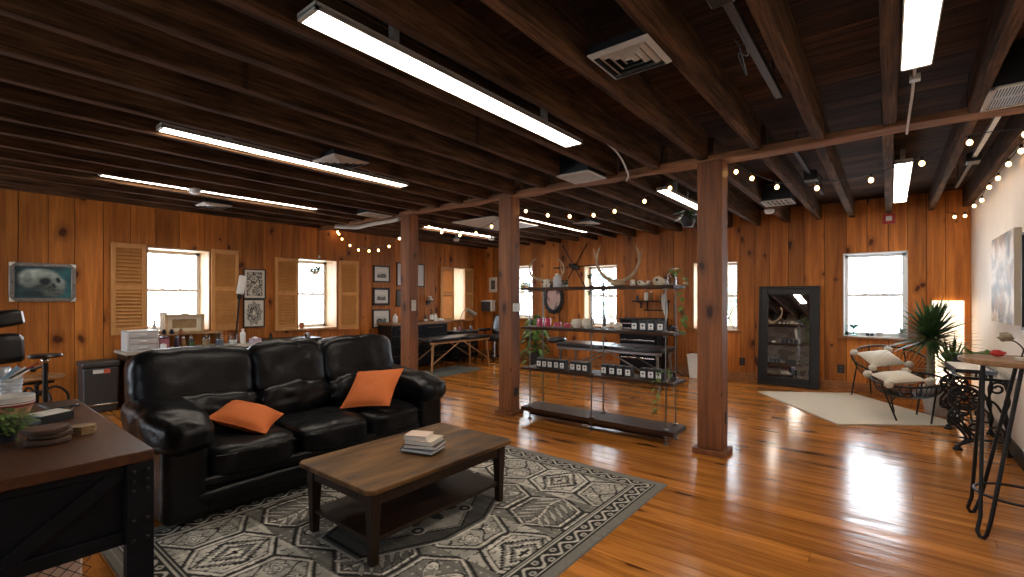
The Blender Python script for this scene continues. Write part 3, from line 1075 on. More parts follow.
RW, RL = 2.20, 2.90
nx, ny = 330, 440
u, v = np.meshgrid(np.arange(nx + 1) / nx, np.arange(ny + 1) / ny)
col = np.clip(rug_colors(u, v, RW, RL), 0, 1).reshape(-1, 3)
edge = np.minimum(np.minimum(u, 1 - u) * RW, np.minimum(v, 1 - v) * RL).ravel()
z = np.where(edge < .004, .0015, .009)
co = np.stack([(u.ravel() - .5) * RW, (v.ravel() - .5) * RL, z], 1)
o = gridmesh('patterned_rug', co, col, nx, ny, 'rug', None)
o.location = (-2.41, 2.065, .001)
tag(o, 'worn grey and black oriental rug under the coffee table', 'rug')

# sofa, facing +x
so = thing('leather_sofa', 'black leather three-seat sofa with puffy pillow arms', 'sofa', (-3.8, 1.93, 0))
b = B()
b.mm((-4.25, 1.10, .05), (-3.33, 2.84, .30)).mm((-4.38, .95, .05), (-4.2, 3.04, .80))
obj(b, 'base', 'leather', so, world=True, bevel=.04, seg=4)
b = B()
b.puff((-3.345, 1.93, .265), (.10, 1.78, .085), 4, 10, wr=.008).puff((-3.335, 1.93, .175), (.10, 1.78, .10), 4, 10, wr=.008)
obj(b, 'front_rail', 'leather', so, world=True)
for cy, wd in ((1.40, .60), (1.99, .62), (2.555, .56)):
    b = B().puff((-3.66, cy, .365), (.80, wd, .23), 4.5, 20, wr=.016, freq=6, seed=cy)
    s = obj(b, 'seat_cushion', 'leather', so, world=True)
    pth = [(-3.27 - .02 * math.cos(a * 2), cy - wd * .42 + wd * .84 * a / 10, .42 + .004 * math.sin(a * 3)) for a in range(11)]
    obj(B().taper(pth, .006, 6), 'piping', 'leather', s, world=True)
for k, (cy, wd) in enumerate(((1.27, .80), (1.955, .64), (2.63, .78))):
    Mx = RY(-.20)
    b = B().puff((-4.08, cy, .81), (.34, wd, .48), 4.4, 20, Mx, wr=.016, freq=5, seed=3 + cy)
    obj(b, 'head_cushion', 'leather', so, world=True)
    b = B().puff((-3.96, cy, .58), (.30, wd * .98, .28), 3.2, 18, RY(-.12), wr=.024, freq=7, seed=9 + cy)
    obj(b, 'lumbar_cushion', 'leather', so, world=True)
for cy in (1.0, 2.96):
    b = B().mm((-4.25, cy - .125, .05), (-3.31, cy + .125, .54))
    a = obj(b, 'arm', 'leather', so, world=True, bevel=.05, seg=4)
    b = B().puff((-3.72, cy, .59), (1.0, .36, .27), 3.0, 18, RY(.05), wr=.022, freq=6, seed=cy)
    obj(b, 'arm_pillow', 'leather', a, world=True)
for x in (-4.3, -3.42):
    for y in (1.0, 2.96):
        obj(B().lathe([(.025, .012 if x > -4 else 0), (.032, .05)], (x, y, .0), 12), 'foot', 'black', so, world=True)


def frame3(a, b_):
    a = Vector(a).normalized(); b_ = Vector(b_); b_ = (b_ - a * a.dot(b_)).normalized()
    return Matrix((a, b_, a.cross(b_))).transposed()


def throw_pillow(label, loc, M, s=.42, t=.15):
    b = B()
    n = 22
    top, bot = [], []
    for i in range(n + 1):
        for j in range(n + 1):
            a, c = 2 * i / n - 1, 2 * j / n - 1
            k = 1 - .07 * (1 - a * a) * abs(c) ** 3
            k2 = 1 - .07 * (1 - c * c) * abs(a) ** 3
            h = t / 2 * max(0, (1 - abs(a) ** 2.4)) ** .55 * max(0, (1 - abs(c) ** 2.4)) ** .55
            h *= 1 + .18 * mnoise.noise(Vector((a * 2, c * 2, s * 9)))
            x, y = a * s / 2 * k2, c * s / 2 * k
            top.append(b.bm.verts.new(M @ Vector((x, y, h)))); bot.append(b.bm.verts.new(M @ Vector((x, y, -h - .0015))))
    for i in range(n):
        for j in range(n):
            q = [i * (n + 1) + j, (i + 1) * (n + 1) + j, (i + 1) * (n + 1) + j + 1, i * (n + 1) + j + 1]
            b.bm.faces.new([top[k] for k in q]); b.bm.faces.new([bot[k] for k in q[::-1]])
    t_ = thing('throw_pillow', label, 'pillow', loc, group='orange pillows on the sofa')
    obj(b, 'cover', 'orange', t_, ang=80)
    b = B()
    ed = [(-1 + 2 * i / 16, -1) for i in range(16)] + [(1, -1 + 2 * i / 16) for i in range(16)] + [(1 - 2 * i / 16, 1) for i in range(16)] + [(-1, 1 - 2 * i / 16) for i in range(16)]
    b.taper([M @ Vector((a * s / 2 * (1 - .07 * (1 - c * c) * abs(a) ** 3), c * s / 2 * (1 - .07 * (1 - a * a) * abs(c) ** 3), 0)) for a, c in ed], .005, 6, closed=True)
    obj(b, 'seam', 'orange', t_)
    return t_


throw_pillow('orange throw pillow lying flat near the left arm of the sofa', (-3.635, 1.472, .56), frame3((.613, .722, -.321), (-.731, .672, .115)), .39, .14)
throw_pillow('orange throw pillow leaning up against the right arm of the sofa', (-3.53, 2.461, .632), frame3((.869, .486, .095), (-.445, .682, .581)), .44, .14)

# coffee table
ct = thing('coffee_table', 'rustic wooden coffee table with lower shelf on the patterned rug', 'coffee table', (-2.41, 1.98, .01))
x0, x1, y0, y1 = -2.78, -2.04, 1.40, 2.57
c = .035
pts = [(x0 + c, y0), (x1 - c, y0), (x1, y0 + c), (x1, y1 - c), (x1 - c, y1), (x0 + c, y1), (x0, y1 - c), (x0, y0 + c)]
obj(B().prism(pts, .405, .432), 'tabletop', 'table', ct, world=True, bevel=.006)
b = B()
e = .055
b.mm((x0 + e, y0 + e, .325), (x0 + e + .02, y1 - e, .405)).mm((x1 - e - .02, y0 + e, .325), (x1 - e, y1 - e, .405))
b.mm((x0 + e, y0 + e, .325), (x1 - e, y0 + e + .02, .405)).mm((x0 + e, y1 - e - .02, .325), (x1 - e, y1 - e, .405))
obj(b, 'apron', 'table_dark', ct, world=True, bevel=.003)
for lx in (x0 + .075, x1 - .075):
    for ly in (y0 + .075, y1 - .075):
        b = B()
        rings = [[b.bm.verts.new((lx + sx * w_, ly + sy * w_, zz)) for sx, sy in ((-1, -1), (1, -1), (1, 1), (-1, 1))] for w_, zz in ((.021, .011), (.026, .2), (.031, .325), (.031, .404))]
        for a_, b_ in zip(rings, rings[1:]):
            for k in range(4): b.bm.faces.new((a_[k], a_[(k + 1) % 4], b_[(k + 1) % 4], b_[k]))
        b.bm.faces.new(rings[0][::-1]); b.bm.faces.new(rings[-1])
        obj(b, 'leg', 'table_dark', ct, world=True, bevel=.003)
obj(B().mm((x0 + .065, y0 + .065, .125), (x1 - .065, y1 - .065, .148)), 'lower_shelf', 'table_dark', ct, world=True, bevel=.004)


def book(label, loc, rz, sx, sy, h, cover, group):
    t = thing('book', label, 'book', loc, rz, group)
    b = B().mm((-sx / 2, -sy / 2, 0), (sx / 2, sy / 2, .003)).mm((-sx / 2, -sy / 2, h - .003), (sx / 2, sy / 2, h)).mm((-sx / 2, -sy / 2, 0), (-sx / 2 + .004, sy / 2, h))
    obj(b, 'cover', cover, t, smooth=False)
    obj(B().mm((-sx / 2 + .004, -sy / 2 + .004, .003), (sx / 2 - .004, sy / 2 - .004, h - .003)), 'pages', 'paper', t, smooth=False)
    return t


MT['bookblue'] = plain('slate_blue_cover', (0.13, 0.16, 0.22), 0.4)
MT['bookdark'] = plain('charcoal_cover', (0.035, 0.037, 0.045), 0.4)
MT['bookcream'] = plain('cream_cover', (0.66, 0.58, 0.44), 0.5)
MT['bookpeach'] = plain('peach_cover', (0.72, 0.55, 0.46), 0.5)
g = 'books stacked on the coffee table'
zb = .4435
book('slate blue book at the bottom of the stack on the coffee table', (-2.335, 2.005, zb), .30, .23, .17, .020, 'bookblue', g)
book('dark charcoal book second from bottom in the coffee table stack', (-2.335, 2.02, zb + .0205), .42, .225, .17, .024, 'bookdark', g)
book('cream covered book second from top in the coffee table stack', (-2.34, 2.02, zb + .045), .34, .19, .165, .026, 'bookcream', g)
tb = book('small pale peach book on top of the coffee table stack', (-2.365, 1.995, zb + .0715), .42, .155, .12, .028, 'bookpeach', g)

# ================================================================== DESK AT LOWER LEFT
dk = thing('industrial_desk', 'dark metal framed desk with brown wooden top in the left foreground', 'desk', (-3.2, .2, 0))
DX0, DX1, DY0, DY1, DZ = -4.0, -2.40, -.75, .605, .78
obj(B().mm((DX0, DY0, DZ - .048), (DX1, DY1, DZ)), 'desktop', 'desktop', dk, world=True, bevel=.006)
b = B()
for lx in (DX0 + .06, DX1 - .03):
    for ly in (DY0 + .06, DY1 - .045):
        lb = B().mm((lx - .03, ly - .045, 0), (lx + .03, ly + .045, DZ - .0485))
        o = obj(lb, 'leg', 'gunmetal', dk, world=True, bevel=.003)
        for zz in (.70, .66, .62, .50, .42):
            if lx > -3 and ly > 0:
                for yy in (-.025, .02): b.lathe([(0, .010), (.006, .008), (.010, .0)], (lx + .03, ly + yy, zz), 10, M=RY(PI / 2))
                b.lathe([(0, .010), (.006, .008), (.010, .0)], (lx - .01, ly + .045, zz), 10, M=RX(-PI / 2))
obj(b, 'rivets', 'iron', dk, world=True)
xp = DX1 - .05
obj(B().mm((xp - .006, DY0 + .1, .44), (xp, DY1 - .08, DZ - .05)), 'side_panel', 'gunmetal', dk, world=True, bevel=.002)
b = B().mm((xp - .02, DY0 + .06, .405), (xp + .022, DY1 - .08, .46)).mm((xp - .02, DY0 + .06, .70), (xp + .022, DY1 - .08, DZ - .049))
obj(b, 'side_rail', 'gunmetal', dk, world=True, bevel=.003)
b = B()
ym = (DY0 + DY1) / 2
for (ya, za, yb, zb_) in ((DY1 - .09, .71, ym - .35, .02), (DY0 + .09, .71, ym + .28, .02)):
    d_ = Vector((0, yb - ya, zb_ - za)); L_ = d_.length
    ang_ = math.atan2(d_.z, d_.y)
    b.box((xp + .012, (ya + yb) / 2, (za + zb_) / 2), (.012, L_, .055), RX(ang_))
obj(b, 'cross_brace', 'gunmetal', dk, world=True, bevel=.002)
obj(B().mm((DX0 + .05, DY0 + .06, .405), (DX1 - .06, DY0 + .1, .46)).mm((DX0 + .05, DY1 - .09, .405), (DX1 - .06, DY1 - .05, .46)), 'long_rail', 'gunmetal', dk, world=True, bevel=.003)

# basket with wire mesh under the desk
t = thing('wire_basket', 'pale boxy basket with dark wire mesh under the desk', 'basket', (-3.28, .32, 0))
obj(B().mm((-.20, -.30, .0), (.20, .17, .16)), 'body', 'bookpeach', t, bevel=.01)
b = B()
for i in range(9):
    yy = -.30 + i * .0588
    for j in range(7):
        zz = .005 + j * .026
        b.taper([(.203, yy + (.0294 if j % 2 else 0), zz), (.203, yy + (0 if j % 2 else .0294), min(.16, zz + .026))], .0018, 4)
        if yy + .0588 < .18: b.taper([(.203, yy + (.0294 if j % 2 else .0588), zz), (.203, yy + (.0588 if j % 2 else .0294), min(.16, zz + .026))], .0018, 4)
obj(b, 'wire_mesh', 'iron', t)

# things on the desk
g = 'wood slice coasters on the desk'
for i, (dx, dy, r, la) in enumerate(((.008, .0, .074, 'round wood slice coaster at the bottom of the pile on the desk'), (-.01, .010, .072, 'round wood slice coaster in the middle of the pile'),
                                     (.0, -.010, .075, 'round wood slice coaster on top of the pile beside the plant'))):
    t = thing('wood_slice', la, 'coaster', (-2.87 + dx, .345 + dy, DZ + .0005 + i * .0225), group=g)
    pr = [(r * (1 + .05 * math.sin(3 * a + i) + .03 * math.sin(7 * a)) * math.cos(a), r * (1 + .05 * math.sin(3 * a + i) + .03 * math.sin(7 * a)) * math.sin(a)) for a in [2 * PI * k / 28 for k in range(28)]]
    obj(B().prism([(p * .94, q * .94) for p, q in pr], .001, .0215), 'face', 'slice', t, bevel=.002)
    b = B(); b.prism(pr, .002, .0195); obj(b, 'bark_rim', 'slice_bark', t, bevel=.003)
g = 'tan coasters in a square stack'
for i in range(5):
    tag(obj(B().prism([(.048 * math.cos(a), .048 * math.sin(a)) for a in [2 * PI * (k + .5) / 6 for k in range(6)]], 0, .0062), 'coaster', 'tan', bevel=.001,
            loc=(-2.93, .468 + .002 * (i % 2), DZ + .0005 + i * .0078), rz=.2 + .05 * math.sin(i * 2.3)), 'thin tan hexagonal coaster in the stack near the desk edge', 'coaster', g)
# paper bowls
MT['redband'] = plain('dull_red_band', (0.30, 0.035, 0.035), 0.5)
MT['kraft'] = plain('kraft_print', (0.50, 0.30, 0.17), 0.6, var=0.25, scale=22)
g = 'nested paper bowls with red rims on the desk'
for i in range(4):
    zz = DZ + .001 + i * .011
    t = thing('paper_bowl', ['printed kraft paper bowl at the bottom of the nested stack', 'paper bowl with red band second in the nested stack', 'white rimmed paper bowl third in the nested stack',
                             'white rimmed paper bowl on top of the nested stack'][i], 'bowl', (-3.60, .285, zz), group=g)
    obj(B().lathe([(.0, .002), (.066, 0), (.094, .078), (.091, .078), (.064, .004), (0, .005)], n=32, cap=False), 'body', 'kraft' if i == 0 else 'paper', t)
    obj(B().lathe([(.0935, .0775), (.0965, .079), (.0955, .084), (.0915, .081)], n=32, cap=False), 'rim', 'paper', t)
    if i < 2: obj(B().lathe([(.0905, .064), (.0945, .076)], n=32, cap=False), 'band', 'redband', t)
# potted herb
t = thing('potted_herb', 'small bushy green plant in front of the paper bowls', 'plant', (-3.03, .225, DZ + .0005))
obj(B().lathe([(0, 0), (.035, 0), (.045, .05), (.048, .05), (.044, .045), (0, .043)], n=20, cap=False), 'pot', 'bookdark', t)
b = B(); r = random.Random(4)
st = B()
for i in range(380):
    a = r.uniform(0, 2 * PI); el = r.uniform(-.75, 1.2); rad = r.uniform(.03, .105)
    p = Vector((math.cos(a) * math.cos(el) * rad, math.sin(a) * math.cos(el) * rad, .07 + math.sin(el) * rad * .75))
    b.leaf(p, (math.cos(a), math.sin(a), r.uniform(-.3, .5)), (0, 0, 1), r.uniform(.02, .034), r.uniform(.014, .022), .2, 3)
    if i % 8 == 0: st.taper([(0, 0, .04), p * .6 + Vector((0, 0, .03)), p], .0012, 4)
obj(b, 'leaves', 'ivy', t); obj(st, 'stems', 'leaf', t)
# magazine rack with magazines
t = thing('magazine_holder', 'black desk tray holding pale blue printed leaflets', 'tray', (-3.36, .405, DZ + .0005), .5)
b = B().mm((-.055, -.075, 0), (.055, .075, .005)).mm((-.055, -.075, 0), (-.051, .075, .04)).mm((.051, -.075, 0), (.055, .075, .04)).mm((-.055, .071, 0), (.055, .075, .04)).mm((-.055, -.075, 0), (.055, -.071, .04))
obj(b, 'tray', 'black', t, smooth=False)
for i, mname in enumerate(('bookblue', 'blue', 'paper')):
    obj(B().box((0, -.006 + .006 * i, .016 + i * .013), (.092, .13, .007), RY(.06 * (i - 1))), 'leaflet', mname, t, smooth=False)
obj(B().cyl((.05, .06, .045), (.055, .075, .06), .006), 'clip', 'chrome', t)
# dark tablet at the far end
t = thing('desk_tablet', 'black slab lying at the far end of the desk', 'tablet', (-3.80, .50, DZ + .0005), .1)
obj(B().mm((-.10, -.07, 0), (.10, .07, .010)), 'body', 'bookdark', t, bevel=.003)
obj(B().mm((-.09, -.06, .0101), (.09, .06, .011)), 'screen', 'vinyl', t)
# clear cups with pens
g = 'clear plastic cups on the desk'
for i, (px, py, h_, la) in enumerate(((-3.93, .27, .24, 'tall clear plastic tumbler stack at the left picture edge'), (-3.79, .305, .19, 'shorter clear plastic tumbler stack holding pens and leaflets'))):
    t = thing('plastic_tumbler', la, 'cup', (px, py, DZ + .001), group=g)
    prof = [(0, .002), (.035, .002)]
    for k in range(8):
        prof += [(.036 + .0012 * k, h_ * (k + .1) / 8), (.041 + .0012 * k, h_ * (k + .5) / 8), (.037 + .0012 * k, h_ * (k + .95) / 8)]
    obj(B().lathe(prof, n=22, cap=False), 'cup', 'cupplastic', t)
    if i == 1:
        obj(B().box((.01, .02, h_ + .01), (.006, .03, .11), RX(-.85)), 'leaflet', 'paper', t, smooth=False)
        obj(B().box((.01, .05, h_ + .035), (.006, .010, .14), RX(-1.0)), 'pen', 'redband', t, smooth=False)
        obj(B().box((-.01, .0, h_ + .015), (.006, .03, .10), RX(-.7)), 'card', 'blue', t, smooth=False)

# ================================================================== LEFT WALL ZONE
# padded tattoo arm rest and stools beyond the desk
t = thing('tattoo_chair', 'black padded tattoo chair with tilted back pads at the left edge', 'chair', (-5.2, .27, 0))
obj(B().puff((0, -.02, 1.24), (.34, .46, .12), 9, 10, RX(.16)), 'head_pad', 'vinyl', t)
obj(B().puff((.02, -.04, 1.03), (.30, .50, .22), 9, 10, RX(.05)), 'back_pad', 'vinyl', t)
obj(B().puff((0, -.30, .60), (.5, .7, .14), 5, 10), 'seat_pad', 'vinyl', t)
obj(B().mm((-.03, -.22, .55), (.03, -.16, 1.25)), 'spine', 'iron', t, bevel=.004)
obj(B().cyl((0, -.3, .04), (0, -.3, .55), .05).lathe([(.28, 0), (.28, .025), (.06, .05)], (0, -.3, 0), 24), 'pedestal', 'iron', t)
t = thing('tattoo_arm_rest', 'round black padded arm rest on a chrome topped pole', 'arm rest', (-5.9, .685, 0))
obj(B().lathe([(0, .885), (.105, .885), (.118, .90), (.11, .915), (0, .92)], n=28, cap=False), 'pad', 'vinyl', t)
obj(B().ell((0, 0, .86), (.03, .03, .028)), 'swivel', 'chrome', t)
obj(B().cyl((0, 0, .03), (0, 0, .85), .018), 'pole', 'iron', t)
for k in range(4):
    a = PI / 4 + k * PI / 2
    obj(B().taper([(0, 0, .05), (.2 * math.cos(a), .2 * math.sin(a), .02)], [.018, .012], 8), 'leg', 'iron', t)
obj(B().taper([(0, 0, .82), (-.25, -.05, .76)], .012, 8).ell((-.25, -.05, .76), (.025, .025, .025)), 'clamp_lever', 'iron', t)
t = thing('industrial_stool', 'swivel stool with round wooden seat and black curved iron base', 'stool', (-7.2, .77, -.0))
obj(B().lathe([(0, .545), (.215, .545), (.23, .56), (.225, .58), (0, .58)], n=28, cap=False), 'seat', 'slab', t)
obj(B().cyl((0, 0, .2), (0, 0, .54), .02).lathe([(.07, .51), (.09, .542)], n=18).lathe([(.04, .36), (.045, .42)], n=18), 'screw_post', 'iron', t)
obj(B().mm((-.14, -.015, .49), (.14, .015, .515)).mm((-.015, -.14, .49), (.015, .14, .515)), 'seat_bracket', 'iron', t, bevel=.003)
for k in range(4):
    a = k * PI / 2 + .3
    c_, s_ = math.cos(a), math.sin(a)
    obj(B().taper(bez([(.03 * c_, .03 * s_, .38), (.16 * c_, .16 * s_, .44), (.27 * c_, .27 * s_, .34), (.27 * c_, .27 * s_, .16), (.30 * c_, .30 * s_, .015)], 6), .013, 8), 'leg', 'iron', t)
obj(B().taper([(.2 * math.cos(2 * PI * k / 28), .2 * math.sin(2 * PI * k / 28), .22) for k in range(28)], .009, 8, closed=True), 'foot_ring', 'iron', t)


# framed pictures
def framed(label, plane, a, z, w, h, fn, fw=.02, fmat='black', nx=60, ny=60, depth=.025, cat='picture', name='framed_picture', group=None, off=0.0, tilt=0):
    if plane == 'L': loc, rz = (XL + .001 + off, a, z - h / 2), PI / 2
    elif plane == 'F': loc, rz = (a, YF - .001 - off, z - h / 2), 0
    else: loc, rz = (XR - .001 - off, a, z - h / 2), -PI / 2
    t = thing(name, label, cat, loc, rz, group)
    if fw:
        b = B()
        b.mm((-w / 2, -depth, 0), (-w / 2 + fw, 0, h)).mm((w / 2 - fw, -depth, 0), (w / 2, 0, h)).mm((-w / 2, -depth, 0), (w / 2, 0, fw)).mm((-w / 2, -depth, h - fw), (w / 2, 0, h))
        obj(b, 'frame', fmat, t, bevel=.003)
        obj(B().mm((-w / 2 + .004, -.008, .004), (w / 2 - .004, 0, h - .004)), 'backboard', 'backing', t, smooth=False)
        artgrid('print', w - 2 * fw, h - 2 * fw, fn, nx, ny, t, -depth * .55, fw)
    else:
        obj(B().mm((-w / 2, -depth, 0), (w / 2, 0, h)), 'stretcher', 'bookcream', t, bevel=.003)
        artgrid('painting', w, h, fn, nx, ny, t, -depth - .0008, 0)
    return t


def sm(a, b, x):
    t = np.clip((x - a) / (b - a), 0, 1); return t * t * (3 - 2 * t)


def vnoise(u, v, f, seed):
    r = np.random.RandomState(seed); G = r.rand(64, 64)
    x, y = u * f % 62, v * f % 62
    i, j = x.astype(int), y.astype(int); a, b = x - i, y - j
    a = a * a * (3 - 2 * a); b = b * b * (3 - 2 * b)
    return G[i, j] * (1 - a) * (1 - b) + G[i + 1, j] * a * (1 - b) + G[i, j + 1] * (1 - a) * b + G[i + 1, j + 1] * a * b


def fbm(u, v, f, s): return (vnoise(u, v, f, s) + .5 * vnoise(u, v, f * 2.1, s + 1) + .25 * vnoise(u, v, f * 4.3, s + 2)) / 1.75


def skull_art(u, v):
    n = fbm(u, v, 4, 1); n2 = fbm(u + .2 * n, v, 9, 14)
    base = np.stack([.010 + .02 * n, .035 + .05 * n + .10 * sm(.5, 1, u) * n, .045 + .055 * n + .11 * sm(.5, 1, u) * n], -1)
    uu, vv = u + .05 * (n - .5), v + .07 * (n2 - .5)
    cr = np.hypot((uu - .42) / .40, (vv - .60) / .34) - 1
    fc = np.hypot((uu - .70) / .21, (vv - .42) / .30) - 1
    jw = np.hypot((uu - .66) / .24, (vv - .20) / .16) - 1
    m = 1 - sm(-.22, .14, np.minimum(np.minimum(cr, fc), jw))
    tone = (.10 + .50 * sm(.35, 1.0, v * .75 + .35 * n + .12 * np.sin(u * 9))) * (.55 + .7 * n2)
    bone = np.stack([tone * .82, tone * .98, tone * .88], -1)
    c = base * (1 - m[..., None]) + bone * m[..., None]
    def dark(cx, cy, rx, ry, a=1.0, rot=0.0):
        nonlocal c
        x, y = uu - cx, vv - cy
        x, y = x * math.cos(rot) + y * math.sin(rot), -x * math.sin(rot) + y * math.cos(rot)
        e = a * (1 - sm(.55, 1.2, np.hypot(x / rx, y / ry)))
        c = c * (1 - e[..., None]) + np.array([.006, .018, .022]) * e[..., None]
    dark(.53, .54, .115, .115, 1, -.3); dark(.78, .57, .055, .095, 1, .2); dark(.69, .40, .04, .09, .95, .2); dark(.40, .36, .17, .07, .6, .5); dark(.60, .33, .10, .035, .6, .3)
    dark(.22, .62, .10, .18, .35); dark(.30, .14, .22, .10, .8)
    te = (np.abs(vv - .245 - .03 * np.sin(u * 6)) < .045) & (u > .56) & (u < .84)
    c[te & (np.mod(u * 24, 1) > .25)] *= 1.5
    c[te & (np.mod(u * 24, 1) <= .25)] *= .4
    dark(.70, .245, .16, .014, .95)
    return c


def ink_art(seed, kind):
    def fn(u, v):
        c = np.full(u.shape, .62)
        d = np.hypot((u - .5) / .40, (v - .5) / .43)
        n = fbm(u, v, 7, seed)
        th = np.arctan2(v - .5, u - .5)
        if kind == 0:
            m = (u > .10) & (u < .90) & (v > .08) & (v < .93)
            c[m] = .02
            c[m & (np.abs(np.sin(18 * n + 6 * u)) > .78)] = .6
            c[m & (np.hypot((u - .45) / .14, (v - .70) / .10) < 1)] = .55
            c[m & (np.abs(np.hypot((u - .45) / .14, (v - .70) / .10) - .5) < .12)] = .02
            c[m & (np.abs(u - .5 + .2 * np.sin(v * 7)) < .05) & (v < .6)] = .58
        else:
            m = d < 1 + .1 * np.sin(9 * th)
            c[m & (np.abs(np.sin(22 * n + 4 * d)) > .62)] = .03
            c[m & (np.abs(d - .5 - .08 * np.sin(6 * th)) < .04)] = .03
            c[m & (d < .2)] = .6
        c[(u < .02) | (u > .98) | (v < .02) | (v > .98)] = .5
        return np.stack([c, c * .95, c * .84], -1)
    return fn


def land_art(seed):
    def fn(u, v):
        c = np.full(u.shape, .60)
        m = (u > .18) & (u < .82) & (v > .22) & (v < .78)
        vv = (v - .22) / .56
        hor = .35 + .12 * fbm(u, u * 0, 6, seed)
        p = np.where(vv > hor, .25 + .4 * vv, .05 + .14 * fbm(u, v, 14, seed + 3))
        p = np.where((np.abs(vv - hor) < .10) & (fbm(u, v, 10, seed + 5) > .5), .02, p)
        c = np.where(m, p, c)
        return np.stack([c, c * .98, c * .94], -1)
    return fn


def canvas_art(seed):
    def fn(u, v):
        n = fbm(u, v * .6, 3, seed); q = fbm(u + n * .5, v, 5, seed + 4); s = fbm(u * 1.5 + n, v * .7, 8, seed + 8)
        g = .16 + .62 * sm(.28, .68, q)
        c = np.stack([g * 1.03, g * .93, g * .82], -1)
        dk = sm(.52, .68, s) * .7
        c = c * (1 - dk[..., None]) + np.array([.16, .17, .20]) * dk[..., None]
        br = sm(.52, .66, fbm(u, v, 4, seed + 12)) * .65
        c = c * (1 - br[..., None]) + np.array([.36, .19, .09]) * br[..., None]
        pe = np.hypot((u - .42) / .22, (v - .55) / .42)
        wv = np.abs(np.sin(pe * 9 + 5 * n)) < .16
        c[wv & (pe < 1.3)] *= .6
        return c
    return fn


sk = framed('teal skull painting in a studded metal frame on the left wall', 'L', .925, 1.615, .585, .47, skull_art, .045, 'steel', 130, 96, .035, 'painting', 'skull_painting')
b = B()
for sx in (-1, 1):
    for k in range(3): b.lathe([(0, .008), (.006, .006), (.008, 0)], (sx * .27, -.035, .10 + k * .135), 10, M=RX(PI / 2))
for k in range(5):
    for zz in (.022, .448): b.lathe([(0, .008), (.006, .006), (.008, 0)], (-.2 + k * .1, -.035, zz), 10, M=RX(PI / 2))
obj(b, 'studs', 'chrome', sk)
b = B()
for sx in (-1, 1):
    for zz, sg in ((0, 1), (.47, -1)):
        b.prism([(sx * .2925, zz), (sx * .235, zz), (sx * .2925, zz + sg * .057)], .0355, .0385, RX(PI / 2))
obj(b, 'corner_plates', 'chrome', sk, smooth=False)
g = 'ink prints between the left wall windows'
framed('upper black framed print with dark figure between the shuttered windows', 'L', 3.385, 1.66, .35, .49, ink_art(3, 0), .018, nx=80, ny=110, group=g)
framed('lower black framed print with round line drawing between the shuttered windows', 'L', 3.375, 1.185, .335, .46, ink_art(9, 1), .018, nx=80, ny=110, group=g)
g = 'three framed photographs by the sofa post'
framed('top black framed landscape photograph of the three left of the sofa post', 'L', 5.85, 1.93, .40, .34, land_art(1), .028, group=g)
framed('middle black framed photograph with dark mat of the three by the sofa post', 'L', 5.84, 1.47, .41, .36, land_art(5), .045, group=g)
framed('bottom black framed photograph of the three left of the sofa post', 'L', 5.84, 1.02, .42, .38, land_art(8), .028, group=g)
def pale_art(u, v):
    n = fbm(u, v, 3, 3) * .05
    return np.stack([.50 + n, .46 + n, .44 + n], -1)
framed('large black framed pale poster partly hidden behind the sofa post', 'L', 6.60, 1.94, .76, .50, pale_art, .022, nx=8, ny=8)
def dark_art(u, v):
    c = .03 + .12 * fbm(u, v, 6, 4)
    return np.stack([c, c * .7, c * .6], -1)
framed('small dark framed picture below the pale poster behind the sofa post', 'L', 6.31, 1.44, .20, .36, dark_art, .025, nx=20, ny=20)
def small_art(u, v):
    c = np.full(u.shape, .58); m = (np.abs(u - .5) < .27) & (np.abs(v - .5) < .34); c[m] = .03
    c[m & (np.hypot((u - .5) / .1, (v - .5) / .2) < 1)] = .15
    return np.stack([c, c * .9, c * .75], -1)
framed('small wooden framed picture on the far wall left of the middle post', 'F', -7.78, 1.78, .26, .37, small_art, .022, 'bookcream', 30, 40)
t = thing('wall_dispenser', 'white topped dark wall box under the small picture left of the middle post', 'dispenser', (-7.88, YF - .002, 1.12))
obj(B().mm((-.17, -.15, 0), (.17, 0, .24)), 'box', 'grey', t, bevel=.01)
obj(B().mm((-.18, -.16, .241), (.18, 0, .275)).mm((.14, -.162, .0), (.18, -.02, .241)), 'white_cover', 'white', t, bevel=.006)
obj(B().ell((-.03, -.152, .12), (.05, .01, .05)), 'dial', 'bookdark', t)

# louvred shutters, flat against the left wall
def shutter(a0, a1, z0, z1, label, x=XL + .035, ang=0.0, hinge=None):
    wd, ht = a1 - a0, z1 - z0
    t = thing('window_shutter', label, 'shutter', (x, (a0 + a1) / 2, z0), PI / 2 + ang, 'louvred pine shutters on the left wall')
    b = B()
    s = .05
    b.mm((-wd / 2, -.015, 0), (-wd / 2 + s, .015, ht)).mm((wd / 2 - s, -.015, 0), (wd / 2, .015, ht))
    for zz, hh in ((0, .08), (ht * .49, .06), (ht - .07, .07)): b.mm((-wd / 2 + s, -.013, zz), (wd / 2 - s, .013, zz + hh))
    obj(b, 'frame', 'shutter', t, bevel=.003)
    b = B()
    for lo, hi in ((.08, ht * .49), (ht * .49 + .06, ht - .07)):
        n = int((hi - lo) / .046)
        for i in range(n):
            b.box((0, 0, lo + (hi - lo) * (i + .5) / n), (wd - 2 * s, .006, .060), RX(-.68))
    obj(b, 'louvres', 'shutter', t, smooth=False)
    return t


shutter(1.56, 1.94, .93, 2.17, 'louvred pine shutter left of the window nearest the skull painting')
shutter(2.75, 3.13, .93, 2.18, 'louvred pine shutter right of the window nearest the skull painting')
shutter(3.70, 4.095, .875, 2.12, 'louvred pine shutter left of the window with the hanging plant')
shutter(4.84, 5.195, .85, 2.14, 'louvred pine shutter swung out right of the window with the hanging plant', x=-7.955, ang=-.6)
shutter(7.44, 7.86, .90, 2.17, 'half closed louvred shutter on the left of the corner window')
shutter(8.22, 8.53, .89, 2.18, 'louvred pine shutter right of the corner window near the middle post')

